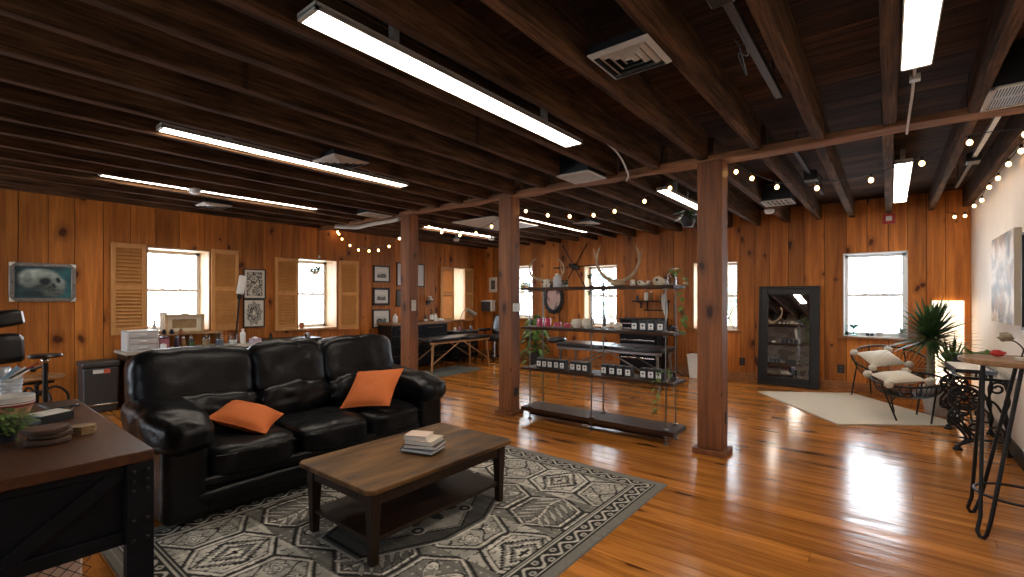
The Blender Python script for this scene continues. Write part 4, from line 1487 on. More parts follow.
# waste bin
t = thing('waste_bin', 'dark grey stepped waste bin by the left wall', 'bin', (-7.82, 1.39, 0))
b = B()
rings = []
for (hx, hy, zz) in ((.15, .155, .0), (.16, .165, .06), (.17, .178, .56)):
    rings.append([b.bm.verts.new((sx * hx, sy * hy, zz)) for sx, sy in ((-1, -1), (1, -1), (1, 1), (-1, 1))])
for a_, c_ in zip(rings, rings[1:]):
    for k in range(4): b.bm.faces.new((a_[k], a_[(k + 1) % 4], c_[(k + 1) % 4], c_[k]))
b.bm.faces.new(rings[0][::-1]); b.bm.faces.new(rings[-1])
obj(b, 'body', 'grey', t, bevel=.02, seg=3)
obj(B().mm((-.18, -.185, .565), (.18, .185, .635)), 'lid', 'grey', t, bevel=.018, seg=3)
MT['frost'] = plain('frosted_plastic', (0.50, 0.50, 0.52), 0.35)
MT['sticker'] = plain('orange_sticker', (0.7, 0.13, 0.08), 0.5)
obj(B().mm((.168, -.08, .49), (.1715, .02, .535)), 'white_sticker', 'white', t)
obj(B().mm((.168, .025, .485), (.1715, .085, .54)), 'orange_sticker', 'sticker', t)
obj(B().box((.172, 0, .10), (.01, .32, .02), RY(-.02)), 'pedal_bar', 'chrome', t, bevel=.004)

# long work counter by the left wall
t = thing('work_counter', 'long narrow counter with pale top behind the sofa', 'counter', (-7.78, 2.4, 0))
obj(B().mm((-8.06, 1.59, .70), (-7.48, 3.25, .735)), 'worktop', 'vent', t, world=True, bevel=.004)
obj(B().mm((-8.05, 1.62, .0), (-7.55, 3.21, .699)), 'cabinet', 'table_dark', t, world=True, bevel=.004)
for k in range(3):
    d_ = obj(B().mm((-7.551, 1.66 + k * .52, .05), (-7.535, 2.14 + k * .52, .66)), 'door', 'table_dark', t, world=True, bevel=.004)
    obj(B().cyl((-7.535, 2.08 + k * .52, .58), (-7.505, 2.08 + k * .52, .58), .012), 'knob', 'chrome', d_, world=True)
# plastic drawer unit
t = thing('plastic_organizer', 'white plastic drawer tower at the left end of the counter', 'drawer unit', (-7.66, 1.78, .7355))
obj(B().mm((-.16, -.165, 0), (.14, .165, .012)).mm((-.16, -.165, .255), (.14, .165, .27)).mm((-.16, -.165, 0), (.14, -.15, .27)).mm((-.16, .15, 0), (.14, .165, .27)).mm((-.16, -.165, 0), (-.15, .165, .27)), 'shell', 'white', t, bevel=.004)
for k in range(3):
    d_ = obj(B().mm((-.14, -.146, .016 + k * .08), (.145, .146, .090 + k * .08)), 'drawer', 'frost', t, bevel=.004)
    obj(B().mm((-.10, -.12, .022 + k * .08), (.12, .10, .055 + k * .08)), 'contents', ('bookblue', 'kraft', 'blue')[k], d_, smooth=False)
    obj(B().mm((.145, -.04, .045 + k * .08), (.165, .04, .06 + k * .08)), 'pull', 'white', d_, bevel=.003)


def bottle(label, loc, r, h, mat, cap='black', neck=.4, cat='bottle', name='bottle', group=None, label_mat=None):
    t = thing(name, label, cat, loc, 0, group)
    obj(B().lathe([(0, 0), (r * .95, 0), (r, .004), (r, h * .68), (r * .8, h * .76), (r * neck, h * .82), (r * neck, h * .88), (0, h * .88)], n=18, cap=False), 'body', mat, t)
    obj(B().lathe([(r * neck * 1.15, h * .87), (r * neck * 1.15, h), (0, h)], n=14), 'cap', cap, t)
    if label_mat: obj(B().lathe([(r * 1.015, h * .15), (r * 1.015, h * .55)], n=18, cap=False), 'label_band', label_mat, t)
    return t


def jar(label, loc, r, h, mat, fill=None, lid=None, fh=.6, cat='jar', name='glass_jar', group=None):
    t = thing(name, label, cat, loc, 0, group)
    obj(B().lathe([(0, 0), (r * .96, 0), (r, .006), (r, h * .9), (r * .9, h), (r * .86, h), (r * .94, h * .88), (r * .94, .006), (0, .005)], n=20, cap=False), 'glass', mat, t)
    if fill: obj(B().lathe([(0, .007), (r * .92, .007), (r * .92, h * fh), (0, h * fh)], n=20, cap=False), 'filling', fill, t)
    if lid: obj(B().lathe([(r * .95, h * .98), (r * 1.0, h), (r, h * 1.12), (r * .3, h * 1.16), (r * .3, h * 1.26), (0, h * 1.28)], n=20), 'lid', lid, t)
    return t


zc = .7355
# small raised shelf on the counter at the window
t = thing('counter_riser', 'low wooden riser shelf along the back of the counter', 'shelf', (-7.95, 2.4, zc))
obj(B().mm((-.13, -.40, .165), (.10, .44, .185)), 'board', 'slab', t, bevel=.003)
for yy in (-.38, .0, .40): obj(B().mm((-.12, yy, 0), (.09, yy + .02, .165)), 'support', 'slab', t, bevel=.002)
g = 'inks and bottles along the counter'
X_ = -7.62
jar('dull pink lidded tub beside the plastic drawers', (X_, 2.03, zc), .058, .15, 'magenta', None, 'purple', group=g)
jar('small white tub standing in front of the pink tub', (-7.522, 1.995, zc), .038, .07, 'white', None, 'white', group=g)
bottle('dark ink bottle with pale blue cap on the counter', (X_, 2.175, zc), .032, .17, 'purple', 'blue', .6, group=g)
bottle('amber bottle with white cap on the counter', (X_, 2.25, zc), .028, .155, 'amber', 'white', .6, group=g)
bottle('black pump bottle beside the amber bottle', (X_, 2.345, zc), .036, .15, 'bookdark', 'white', .5, group=g, label_mat='leaf_dark')
jar('tall glass jar with wooden sticks on the counter', (X_, 2.53, zc), .055, .15, 'clear', 'tan', 'clear', .75, group=g)
jar('glass jar of dark blue pods on the counter', (X_, 2.70, zc), .055, .15, 'clear', 'bookblue', 'clear', .6, group=g)
jar('glass jar of white cotton on the counter', (X_, 2.88, zc), .062, .15, 'clear', 'white', 'clear', .45, group=g)
bottle('white squeeze bottle standing tallest at the right of the counter', (X_, 3.02, zc), .04, .23, 'white', 'white', .4, group=g)
t = thing('tissue_box', 'pale lilac tissue box at the right end of the counter', 'box', (-7.54, 3.165, zc))
MT['lilac'] = plain('pale_lilac', (0.5, 0.42, 0.52), 0.6)
obj(B().mm((-.05, -.07, 0), (.05, .07, .08)), 'box', 'lilac', t, bevel=.003)
obj(B().ell((0, 0, .085), (.03, .04, .02), n=10, amp=.4, seed=2), 'tissue', 'white', t)
for i, (yy, m_, la) in enumerate(((2.10, 'black', 'black ink bottle lying leftmost on the wooden riser'), (2.19, 'purple', 'dark ink bottle second on the wooden riser'), (2.30, 'brick', 'small terracotta coloured bottle on the wooden riser'))):
    bottle(la, (-7.885, yy, zc + .1855), .026, .07, m_, 'black', .6, group='small bottles on the wooden riser')
# window sill objects
zs = .94 + .012
t = thing('wooden_shadow_box', 'cream matted wooden frame standing in the window above the counter', 'frame', (-8.01, 2.38, zc + .186), PI / 2 - .1)
b = B().mm((-.24, -.05, 0), (-.205, .05, .27)).mm((.205, -.05, 0), (.24, .05, .27)).mm((-.24, -.05, 0), (.24, .05, .03)).mm((-.24, -.05, .24), (.24, .05, .27))
obj(b, 'frame', 'jamb', t, bevel=.003)
b = B().mm((-.205, -.02, .03), (-.15, 0, .24)).mm((.15, -.02, .03), (.205, 0, .24)).mm((-.15, -.02, .03), (.15, 0, .07)).mm((-.15, -.02, .20), (.15, 0, .24))
obj(b, 'mat', 'bookcream', t, smooth=False)
obj(B().mm((-.15, .0, .07), (.15, .012, .20)), 'panel', 'tan', t, smooth=False)
obj(B().mm((-.04, -.03, .27), (.05, .03, .283)), 'clip', 'grey', t, bevel=.003)
t = thing('paper_roll', 'white paper towel roll standing in the window above the counter', 'paper roll', (-8.16, 2.17, zs + .002))
obj(B().lathe([(.02, 0), (.048, 0), (.048, .27), (.02, .27), (.02, 0)], n=20, cap=False), 'roll', 'white', t)
obj(B().cyl((0, 0, -.0), (0, 0, .31), .008).ell((0, 0, .315), (.014, .014, .012)), 'spindle', 'chrome', t)
t = thing('figurine', 'small grey figurine beside the paper roll on the window sill', 'figurine', (-8.17, 2.06, zs + .002))
obj(B().lathe([(0, 0), (.03, 0), (.034, .03), (.022, .08), (.012, .11), (0, .13)], n=14, cap=False), 'body', 'zinc', t)
obj(B().ell((0, 0, .14), (.016, .016, .02)).cyl((.015, 0, .08), (.04, .0, .12), .006), 'head', 'zinc', t)
# black-shaded floor lamp between the windows: white head, dark boom
t = thing('studio_lamp', 'white studio lamp head on a dark pole rising from the counter between the shuttered windows', 'lamp', (-7.92, 3.2, 0))
obj(B().taper([(-7.97, 3.06, .75), (-7.98, 3.07, .9), (-7.985, 3.11, 1.40), (-7.985, 3.13, 1.52)], .014, 8), 'pole', 'iron', t, world=True)
obj(B().lathe([(.05, 0), (.05, .015), (.02, .03)], (-7.97, 3.06, .7355), 20), 'base', 'iron', t, world=True)
obj(B().box((-7.985, 3.145, 1.64), (.05, .11, .30), RX(-.16)), 'head', 'white', t, world=True, bevel=.02, seg=3)
obj(B().ell((-7.985, 3.115, 1.45), (.035, .035, .05)), 'joint', 'iron', t, world=True)

# black side table behind the sofa
t = thing('black_console', 'low black console table behind the sofa under the middle window', 'table', (-7.7, 3.7, 0))
obj(B().mm((-8.0, 3.32, .74), (-7.45, 4.20, .775)), 'tabletop', 'black', t, world=True, bevel=.006)
obj(B().mm((-7.97, 3.36, .60), (-7.49, 4.16, .739)), 'apron', 'black', t, world=True, bevel=.004)
for lx in (-7.95, -7.52):
    for ly in (3.37, 4.14):
        obj(B().cyl((lx, ly, 0), (lx, ly, .60), .018, .026), 'leg', 'black', t, world=True)
t = thing('dark_ornament', 'small dark ornament with knob on the left end of the black console', 'ornament', (-7.6, 3.42, .776))
obj(B().lathe([(0, 0), (.035, 0), (.03, .04), (.016, .055), (.022, .075), (0, .095)], n=14, cap=False), 'body', 'iron', t)
obj(B().ell((0, 0, .10), (.012, .012, .012)), 'knob', 'iron', t)
t = thing('charger_box', 'small dark box with a white face on the black console', 'box', (-7.56, 4.0, .776))
obj(B().mm((-.03, -.035, 0), (.03, .035, .075)), 'body', 'bookdark', t, bevel=.006)
obj(B().mm((.03, -.025, .01), (.032, .025, .06)), 'face', 'vent', t)
# pot on sill of W2, hanging plant
t = thing('terracotta_pot', 'small terracotta cup on the sill of the middle left window', 'pot', (-8.14, 4.20, .893))
obj(B().lathe([(0, 0), (.03, 0), (.042, .08), (.045, .11), (.038, .11), (.035, .07), (0, .06)], n=18, cap=False), 'cup', 'brick', t)
obj(B().lathe([(0, .085), (.035, .085)], n=18, cap=False), 'soil', 'soil', t)


def hanging_plant(label, loc, r, h, zt, n, mat, ln=.1, pot='cream', seed=1, trail=.0):
    """hook, cord, bowl and leaves"""
    t = thing('hanging_plant', label, 'plant', loc)
    b = B()
    for k in range(3):
        a = 2 * PI * k / 3
        b.taper([(r * .9 * math.cos(a), r * .9 * math.sin(a), h), (0, 0, h + (zt - h) * .6), (0, 0, zt)], .0025, 4)
    obj(b, 'cords', 'iron', t)
    obj(B().lathe([(0, 0), (r * .6, .006), (r, h * .7), (r * .96, h), (r * .9, h), (r * .9, h * .7), (0, h * .6)], n=20, cap=False), 'pot', pot, t)
    rr = random.Random(seed); b = B()
    for i in range(n):
        a = rr.uniform(0, 2 * PI)
        q = rr.uniform(.2, 1.2) * r
        p = (q * math.cos(a), q * math.sin(a), h + rr.uniform(-.02, .06) - (trail * rr.random() if q > r * .8 else 0))
        b.leaf(p, (math.cos(a), math.sin(a), rr.uniform(-.2, .9)), (0, 0, 1), ln * rr.uniform(.6, 1.2), ln * .3, .45, 4)
    obj(b, 'leaves', mat, t)
    return t


hanging_plant('small green plant in a pale bowl hanging in the middle left window', (-8.16, 4.46, 1.86), .075, .07, .26, 60, 'leaf', .15, 'cream', 3)
t = thing('ceramic_hook', 'white hook above the middle left window', 'hook', (XL + .002, 4.5, 2.16))
obj(B().mm((0, -.012, 0), (.008, .012, .05)), 'plate', 'white', t, bevel=.002)
obj(B().taper(bez([(.008, 0, .01), (.04, 0, .0), (.045, 0, .035)], 6), .005, 8), 'arm', 'white', t)

# dresser with wooden top behind the sofa post
t = thing('black_dresser', 'black drawer dresser with wooden top behind the sofa post', 'dresser', (-7.85, 6.5, 0))
obj(B().mm((-8.06, 5.74, .05), (-7.62, 7.24, .895)), 'carcass', 'black', t, world=True, bevel=.004)
obj(B().mm((-8.06, 5.71, .8955), (-7.58, 7.27, .94)), 'top', 'slab', t, world=True, bevel=.005)
for i in range(4):
    for j in range(2):
        d_ = obj(B().mm((-7.62, 5.77 + j * .74, .09 + i * .20), (-7.60, 6.47 + j * .74, .27 + i * .20)), 'drawer', 'gunmetal', t, world=True, bevel=.004)
        obj(B().taper([(-7.60, 5.9 + j * .74, .225 + i * .2), (-7.575, 5.92 + j * .74, .225 + i * .2), (-7.575, 6.32 + j * .74, .225 + i * .2), (-7.60, 6.34 + j * .74, .225 + i * .2)], .006, 6), 'handle', 'chrome', d_, world=True)
g = 'bottles on the wooden dresser top'
bottle('white pump bottle left on the dresser, behind the sofa post', (-7.78, 5.95, .9405), .05, .18, 'white', 'white', .4, group=g)
jar('clear glass beaker on the dresser right of the post', (-7.75, 6.72, .9405), .045, .13, 'clear', 'white', None, .4, group=g)
bottle('clear spray bottle with black cap on the dresser', (-7.72, 6.86, .9405), .04, .26, 'smoke', 'black', .35, group=g, label_mat='white')
bottle('low white bottle standing beside the spray bottle on the dresser', (-7.70, 6.96, .9405), .04, .16, 'white', 'white', .5, group=g)
jar('wide shallow white dish at the right end of the dresser top', (-7.74, 7.12, .9405), .09, .055, 'white', None, None, group=g)
# wall ornament: small skull on a bracket
t = thing('mounted_skull', 'small white animal skull on a dark wall bracket above the dresser', 'skull', (XL + .005, 7.09, 1.36))
obj(B().mm((0, -.08, 0), (.12, .08, .02)).mm((0, -.05, -.06), (.02, .05, 0)), 'bracket', 'black', t, bevel=.003)
obj(B().ell((.06, 0, .085), (.05, .045, .05), amp=.15, seed=3).ell((.10, .01, .05), (.045, .028, .025), amp=.1, seed=5), 'skull', 'whitebone', t)
for q in (.022, -.025): obj(B().ell((.10, q, .095), (.012, .012, .014)), 'eye_socket', 'dark', t)

# folding massage table with beech legs
def massage_table(name, label, loc, rz, L, W, z, legmat, topmat, head=False):
    t = thing(name, label, 'massage table', loc, rz)
    for s in (-1, 1):
        obj(B().puff((s * (L / 4), 0, z - .035), (L / 2 - .006, W, .075), 9, 10), 'padded_top', topmat, t)
    obj(B().mm((-L / 2 + .04, -W / 2 + .03, z - .11), (L / 2 - .04, -W / 2 + .06, z - .065)).mm((-L / 2 + .04, W / 2 - .06, z - .11), (L / 2 - .04, W / 2 - .03, z - .065)), 'side_frame', legmat, t, bevel=.003)
    for sx in (-1, 1):
        for sy in (-1, 1):
            obj(B().taper([(sx * (L / 2 - .12), sy * (W / 2 - .06), z - .07), (sx * (L / 2 - .06), sy * (W / 2 - .03), .0)], [.024, .02], 8), 'leg', legmat, t)
            obj(B().taper([(sx * (L / 2 - .08), sy * (W / 2 - .05), .16), (sx * .06, sy * (W / 2 - .05), z - .10)], .014, 8), 'brace', legmat, t)
    if head:
        hx = -L / 2 - .14
        ring = [(hx + .13 * math.cos(2 * PI * k / 20), .13 * math.sin(2 * PI * k / 20), z + .01) for k in range(20)]
        h_ = obj(B().taper(ring, .05, 10, closed=True), 'head_rest', topmat, t)
        obj(B().taper([(hx + .13, -.06, z - .05), (-L / 2 + .05, -.06, z - .07)], .01, 6).taper([(hx + .13, .06, z - .05), (-L / 2 + .05, .06, z - .07)], .01, 6), 'support_rod', 'steel', h_)
    return t


massage_table('massage_table', 'brown topped folding massage table with beech legs left of the middle post', (-7.03, 6.82, .0), PI / 2, 1.75, .62, .66, 'beech', 'vinyl')
massage_table('massage_table', 'black padded massage table with head rest behind the pipe shelf', (-3.62, 7.22, 0), 0, 1.95, .62, .66, 'steel', 'vinyl', True)
tag(obj(B().puff((0, 0, .006), (.75, 1.35, .012), 8, 8), 'floor_mat', 'slat', loc=(-6.75, 6.45, .001), rz=.12), 'dark grey floor mat beside the beech legged massage table', 'mat')
# black tattoo chair by the corner
t = thing('adjustable_chair', 'black padded adjustable chair in the far left corner beyond the massage table', 'chair', (-7.2, 8.35, 0))
obj(B().puff((0, 0, .52), (.55, .55, .14), 5, 10), 'seat', 'vinyl', t)
obj(B().puff((-.05, .30, .80), (.5, .13, .5), 5, 10, RX(-.25)), 'backrest', 'vinyl', t)
for s in (-1, 1): obj(B().puff((s * .31, -.02, .70), (.10, .42, .07), 4, 8), 'armrest', 'vinyl', t); obj(B().mm((s * .31 - .012, -.03, .5), (s * .31 + .012, .0, .67)), 'arm_post', 'chrome', t, bevel=.003)
obj(B().cyl((0, 0, .06), (0, 0, .46), .04), 'column', 'chrome', t)
for k in range(5):
    a = 2 * PI * k / 5 + .3
    l_ = obj(B().taper([(0, 0, .09), (.29 * math.cos(a), .29 * math.sin(a), .065)], [.025, .015], 8), 'leg', 'iron', t)
    obj(B().lathe([(.027, -.012), (.027, .012)], (.29 * math.cos(a), .29 * math.sin(a), .028), 14, M=RX(PI / 2)), 'caster', 'black', l_)
# desk lamp with brass shade near the corner window
t = thing('desk_lamp', 'bronze gooseneck desk lamp on the tool cart below the corner window', 'lamp', (-7.6, 7.72, .70))
obj(B().lathe([(.08, .0), (.08, .015), (.015, .03)], n=20), 'base', 'iron', t)
obj(B().taper(bez([(0, 0, .02), (-.02, -.08, .26), (.0, .02, .46), (.03, .12, .47)], 8), .009, 8), 'neck', 'bark', t)
obj(B().taper([(.03, .10, .48), (.05, .32, .36)], [.035, .06], 14), 'shade', 'bark', t)
t = thing('tool_cart', 'low black tool cart with tattoo supplies below the corner window', 'cart', (-7.7, 7.75, 0))
obj(B().mm((-.22, -.33, .08), (.22, .33, .68)), 'carcass', 'black', t, bevel=.006)
obj(B().mm((-.24, -.35, .681), (.24, .35, .699)), 'tray_top', 'grey', t, bevel=.004)
for k in range(4):
    d_ = obj(B().mm((.22, -.30, .12 + k * .14), (.235, .30, .24 + k * .14)), 'drawer', 'gunmetal', t, bevel=.003)
    obj(B().mm((.235, -.2, .21 + k * .14), (.25, .2, .222 + k * .14)), 'pull', 'chrome', d_, bevel=.002)
for sx in (-1, 1):
    for sy in (-1, 1): obj(B().lathe([(.035, -.012), (.035, .012)], (sx * .18, sy * .28, .036), 14, M=RX(PI / 2)).mm((sx * .18 - .012, sy * .28 - .02, .05), (sx * .18 + .012, sy * .28 + .02, .08)), 'caster', 'black', t)
for i, (yy, xx, m_, la) in enumerate(((-.25, .05, 'white', 'white cap bottle leftmost on the low tool cart'), (-.18, .12, 'magenta', 'pink ink bottle on the low tool cart'), (.20, .12, 'bookblue', 'blue ink bottle on the low tool cart'), (.27, .05, 'zinc', 'silver cup rightmost on the low tool cart'))):
    bottle(la, (-7.7 + xx, 7.75 + yy, .70), .03, .10 + .02 * (i % 2), m_, 'black', .5, group='ink bottles on the low tool cart')


# ================================================================== PIPE SHELF
SX0, SX1, SY0, SY1 = -3.42, -1.60, 4.44, 4.80
ps = thing('pipe_shelf', 'freestanding open shelf of dark planks on thin steel pipes', 'shelving unit', ((SX0 + SX1) / 2, (SY0 + SY1) / 2, 0))
LEV = [(.095, .045), (.575, .03), (1.055, .03), (1.515, .03)]
for i, (z, th) in enumerate(LEV):
    obj(rough_beam((SX0, SY0, z), (SX1, SY1, z + th), .003, 300 + i, 0), 'shelf_board', 'shelf', ps, world=True, smooth=False, bevel=.004)
obj(rough_beam((SX0 + .1, SY0 + .05, .05), (SX1 - .1, SY1 - .05, .09), .003, 310, 0), 'under_board', 'shelf', ps, world=True, smooth=False, bevel=.004)
for px in (-3.32, -2.50, -1.69):
    for py in (SY0 + .045, SY1 - .045):
        obj(B().cyl((px, py, .0), (px, py, 1.60), .0075, n=10), 'pipe', 'steel', ps, world=True)
        b = B()
        for z, th in LEV:
            for zz in (z - .016, z + th): b.lathe([(.0, 0), (.022, 0), (.026, .004), (.026, .012), (.018, .016), (0, .016)], (px, py, zz), 12, cap=False)
        b.lathe([(0, 0), (.024, 0), (.024, .012), (0, .02)], (px, py, .0), 12)
        obj(b, 'flange', 'steel', ps, world=True)
TOP = [z + th + .001 for z, th in LEV]
SYM = (SY0 + SY1) / 2


def clear_pipes(x): return x


# black boxes with white labels
MT['boxblack'] = plain('black_carton', (0.016, 0.016, 0.018), 0.55)
box0 = None
def carton(x, y, z, label, group, rz=0.0):
    global box0
    if box0 is None:
        t = thing('product_box', label, 'box', (x, y, z), rz, group)
        obj(B().mm((-.0335, -.045, 0), (.0335, .045, .105)), 'carton', 'boxblack', t, bevel=.003)
        l_ = obj(B().mm((-.026, -.0462, .018), (.026, -.0452, .078)), 'label_panel', 'white', t, smooth=False)
        obj(B().lathe([(.010, 0), (.010, .0006), (0, .0006)], (0, -.0463, .054), 14, M=RX(PI / 2)).mm((-.016, -.0469, .026), (.016, -.0463, .029)), 'print_mark', 'black', l_, smooth=False)
        obj(B().mm((-.033, -.044, .1052), (.033, -.002, .1065)).mm((-.033, .002, .1052), (.033, .044, .1065)), 'flap', 'boxblack', t)
        box0 = t
        return t
    return dup(box0, (x, y, z), rz, label, group)


r = random.Random(8)
for xs, lab, grp, z in (((-3.225, -3.145, -3.065, -2.985, -2.905), 'small black box with white label in the leftmost row on the second lowest shelf', 'leftmost row of black boxes on the pipe shelf', TOP[1]),
                        ((-2.765, -2.685, -2.605), 'small black box with white label in the row left of the centre pipes', 'second row of black boxes on the pipe shelf', TOP[1]),
                        ((-2.375, -2.285, -2.195, -2.105), 'small black box with white label in the row right of the centre pipes', 'third row of black boxes on the pipe shelf', TOP[1]),
                        ((-1.94, -1.86, -1.78), 'small black box with white label in the row beside the trailing ivy glass', 'rightmost row of black boxes on the pipe shelf', TOP[1]),
                        ((-2.035, -1.945, -1.855, -1.765), 'small black box with white label in the row high on the middle shelf', 'black boxes on the middle shelf board', TOP[2])):
    for x in xs:
        carton(x, SY0 + .135 + r.uniform(-.006, .006), z, lab, grp, r.uniform(-.04, .04))

# candles, bowls
for i, (x, h, la) in enumerate(((-3.235, .115, 'tall pink candle in a glass leftmost on the middle shelf'), (-3.125, .12, 'tall pink candle in a glass second from left on the middle shelf'))):
    jar(la, (x, SY0 + .13, TOP[2]), .042, h, 'clear', 'pink', None, .85, 'candle', 'pink_candle', 'pink candles on the middle shelf')
for i, (x, la) in enumerate(((-2.985, 'short pink candle glass beside the tall pink candles'), (-2.86, 'short pink candle glass next to the white bowls'))):
    jar(la, (x, SY0 + .13, TOP[2]), .042, .065, 'clear', 'pink', None, .8, 'candle', 'pink_candle', 'pink candles on the middle shelf')
for i, (x, rr_, la) in enumerate(((-2.735, .065, 'round white bowl left of the two on the middle shelf'), (-2.595, .072, 'larger round white bowl right of the two on the middle shelf'))):
    t = thing('round_bowl', la, 'bowl', (x, SY0 + .14, TOP[2]), group='white bowls on the middle shelf')
    obj(B().lathe([(0, 0), (rr_ * .5, 0), (rr_ * .95, rr_ * .6), (rr_, rr_ * .95), (rr_ * .8, rr_ * 1.5), (rr_ * .74, rr_ * 1.5), (rr_ * .92, rr_ * .95), (0, rr_ * .9)], n=24, cap=False), 'bowl', 'cream', t)
    obj(B().lathe([(rr_ * .74, rr_ * 1.48), (rr_ * .80, rr_ * 1.54), (rr_ * .84, rr_ * 1.47)], n=24, cap=False), 'rim', 'whitebone', t)
t = thing('twig_vase', 'small white vase with dark curling twigs on the middle shelf', 'vase', (-2.235, SY0 + .14, TOP[2]))
obj(B().lathe([(0, 0), (.03, 0), (.048, .035), (.03, .07), (.016, .08), (0, .08)], n=20, cap=False), 'vase', 'whitebone', t)
b = B()
for s in (-1, 1):
    b.taper(bez([(0, 0, .075), (s * .04, 0, .10), (s * .09, .01, .15), (s * .085, .01, .24)], 6), [.004 - .0001 * i for i in range(19)], 5)
    b.taper(bez([(s * .07, .0, .13), (s * .115, .0, .15), (s * .12, .0, .19)], 5), .0025, 5)
    b.taper(bez([(s * .03, 0, .09), (s * .025, 0, .16), (s * .05, 0, .21)], 5), .0025, 5)
obj(b, 'twigs', 'iron', t)
t = thing('glass_dish', 'low clear glass dish right of the twig vase', 'dish', (-2.39, SY0 + .14, TOP[2]))
obj(B().lathe([(0, 0), (.04, 0), (.062, .03), (.058, .03), (.038, .006), (0, .006)], n=22, cap=False), 'dish', 'clear', t)
obj(B().lathe([(0, .007), (.035, .007), (.04, .02), (0, .022)], n=16, cap=False), 'filling', 'whitebone', t)
t = thing('crystal_cluster', 'small glassy cluster at the right end of the middle shelf', 'ornament', (-1.66, SY0 + .10, TOP[2]))
b = B(); rr = random.Random(2)
for k in range(9):
    a = rr.uniform(0, 6.28); q = rr.uniform(0, .025)
    b.cyl((q * math.cos(a), q * math.sin(a), 0), (q * 1.5 * math.cos(a), q * 1.5 * math.sin(a), rr.uniform(.03, .06)), .011, .004, 6)
obj(b, 'crystals', 'smoke', t, smooth=False); obj(B().lathe([(0, 0), (.035, 0), (.03, .008), (0, .01)], n=12), 'base', 'bone', t)


# skulls and antlers on the top shelf
def skull(t, s, mat, c=(0, 0, 0), rz=0):
    M = RZ(rz)
    c = Vector(c)
    b = B()
    b.ell(c + M @ Vector((0, .02, .06)) * s, (.055 * s, .07 * s, .05 * s), M, 14, 3, .1)
    b.taper([c + M @ Vector(p) * s for p in ((0, -.01, .055), (0, -.07, .045), (0, -.13, .03), (0, -.17, .02))], [.048 * s, .036 * s, .026 * s, .016 * s], 12)
    b.taper([c + M @ Vector(p) * s for p in ((.03, .03, .02), (.03, -.05, .008), (.012, -.13, .008))], [.012 * s, .011 * s, .007 * s], 8)
    b.taper([c + M @ Vector(p) * s for p in ((-.03, .03, .02), (-.03, -.05, .008), (-.012, -.13, .008))], [.012 * s, .011 * s, .007 * s], 8)
    o = obj(b, 'cranium', mat, t)
    for q in (-1, 1): obj(B().ell(c + M @ Vector((q * .043, -.025, .065)) * s, (.014 * s, .018 * s, .016 * s), M, 10), 'eye_socket', 'dark', o)
    obj(B().ell(c + M @ Vector((0, -.165, .024)) * s, (.010 * s, .010 * s, .008 * s), M, 8), 'nose_hole', 'dark', o)
    return o


def antler(base, pts, rad, tines, mat, t, s=1):
    b = B()
    path = bez(pts, 8)
    n = len(path)
    b.taper(path, [rad * (1 - .75 * (i / n)) for i in range(n)], 10)
    for (k, q, r_) in tines:
        p = path[min(n - 1, int(k * n))]
        q = Vector(q)
        b.taper(bez([p, p + q * .5 + Vector((0, 0, -.012)), p + q], 5), [r_ * (1 - .85 * i / 10) for i in range(11)], 8)
    return obj(b, 'antler', mat, t)


ds = thing('deer_skull', 'deer skull with dark curved antlers at the left end of the top shelf', 'skull', (-3.19, SY0 + .20, TOP[3]), .6)
skull(ds, .95, 'whitebone')
for s in (-1, 1):
    antler(0, [(s * .035, .03, .09), (s * .10, .02, .10), (s * .19, -.01, .16), (s * .195, -.03, .27), (s * .12, -.05, .345)], .018,
           [(.2, (s * .01, 0, .05), .009), (.5, (-s * .03, -.01, .13), .010), (.72, (-s * .05, 0, .09), .010)], 'antler', ds)
ea = thing('elk_antlers', 'large pair of pale brown elk antlers on the top shelf', 'antlers', (-2.27, SY0 + .20, TOP[3]), .45)
obj(B().ell((0, 0, .035), (.075, .06, .04), amp=.25, seed=4), 'skull_plate', 'antler', ea)
for s in (-1, 1):
    antler(0, [(s * .03, 0, .05), (s * .08, 0, .07), (s * .16, -.02, .13), (s * .215, -.03, .23), (s * .222, -.03, .32), (s * .195, -.04, .41)], .024,
           [(.42, (s * .03, -.07, .05), .012), (.68, (-s * .02, -.05, .10), .013), (.75, (s * .035, .02, .11), .013), (.86, (-s * .035, .01, .09), .011)], 'antler', ea)
g = 'animal skulls on the top shelf'
for i, (x, s, m_, rz, la) in enumerate(((-2.09, .62, 'whitebone', .5, 'small black and white animal skull just right of the elk antlers'), (-2.0, .55, 'whitebone', .9, 'small white animal skull second from the elk antlers'),
                                       (-1.925, .5, 'bone', .2, 'smallest dark toned animal skull between the white skulls'))):
    t = thing('animal_skull', la, 'skull', (x, SY0 + .18, TOP[3]), group=g); skull(t, s, m_, rz=rz)
    obj(B().ell((.02, .03, .055 * s), (.025 * s, .03 * s, .035 * s), amp=.3, seed=i), 'dark_patch', 'black', t)
t = thing('animal_skull', 'larger tan animal skull at the right of the top shelf', 'skull', (-1.82, SY0 + .20, TOP[3]), 1.1, group=g); skull(t, .85, 'bone', rz=-.1)
bottle('white glass bottle beside the deer skull on the top shelf', (-3.005, SY0 + .15, TOP[3]), .048, .16, 'frost', 'whitebone', .45)
jar('small clear mug beside the white bottle on the top shelf', (-2.905, SY0 + .16, TOP[3]), .036, .085, 'clear', 'whitebone', None, .3, 'mug', 'glass_mug')
t = thing('trailing_leaves', 'dark green leaves lying over the top shelf right of the mug', 'plant', (-2.85, SY0 + .06, TOP[3]))
b = B(); rr = random.Random(3)
for k in range(9):
    b.leaf((rr.uniform(-.03, .03), rr.uniform(-.02, .02), .012 + rr.uniform(0, .05)), (rr.uniform(-1, 1), -rr.random(), rr.uniform(0, .6)), (0, 0, 1), .07, .045, .4, 4)
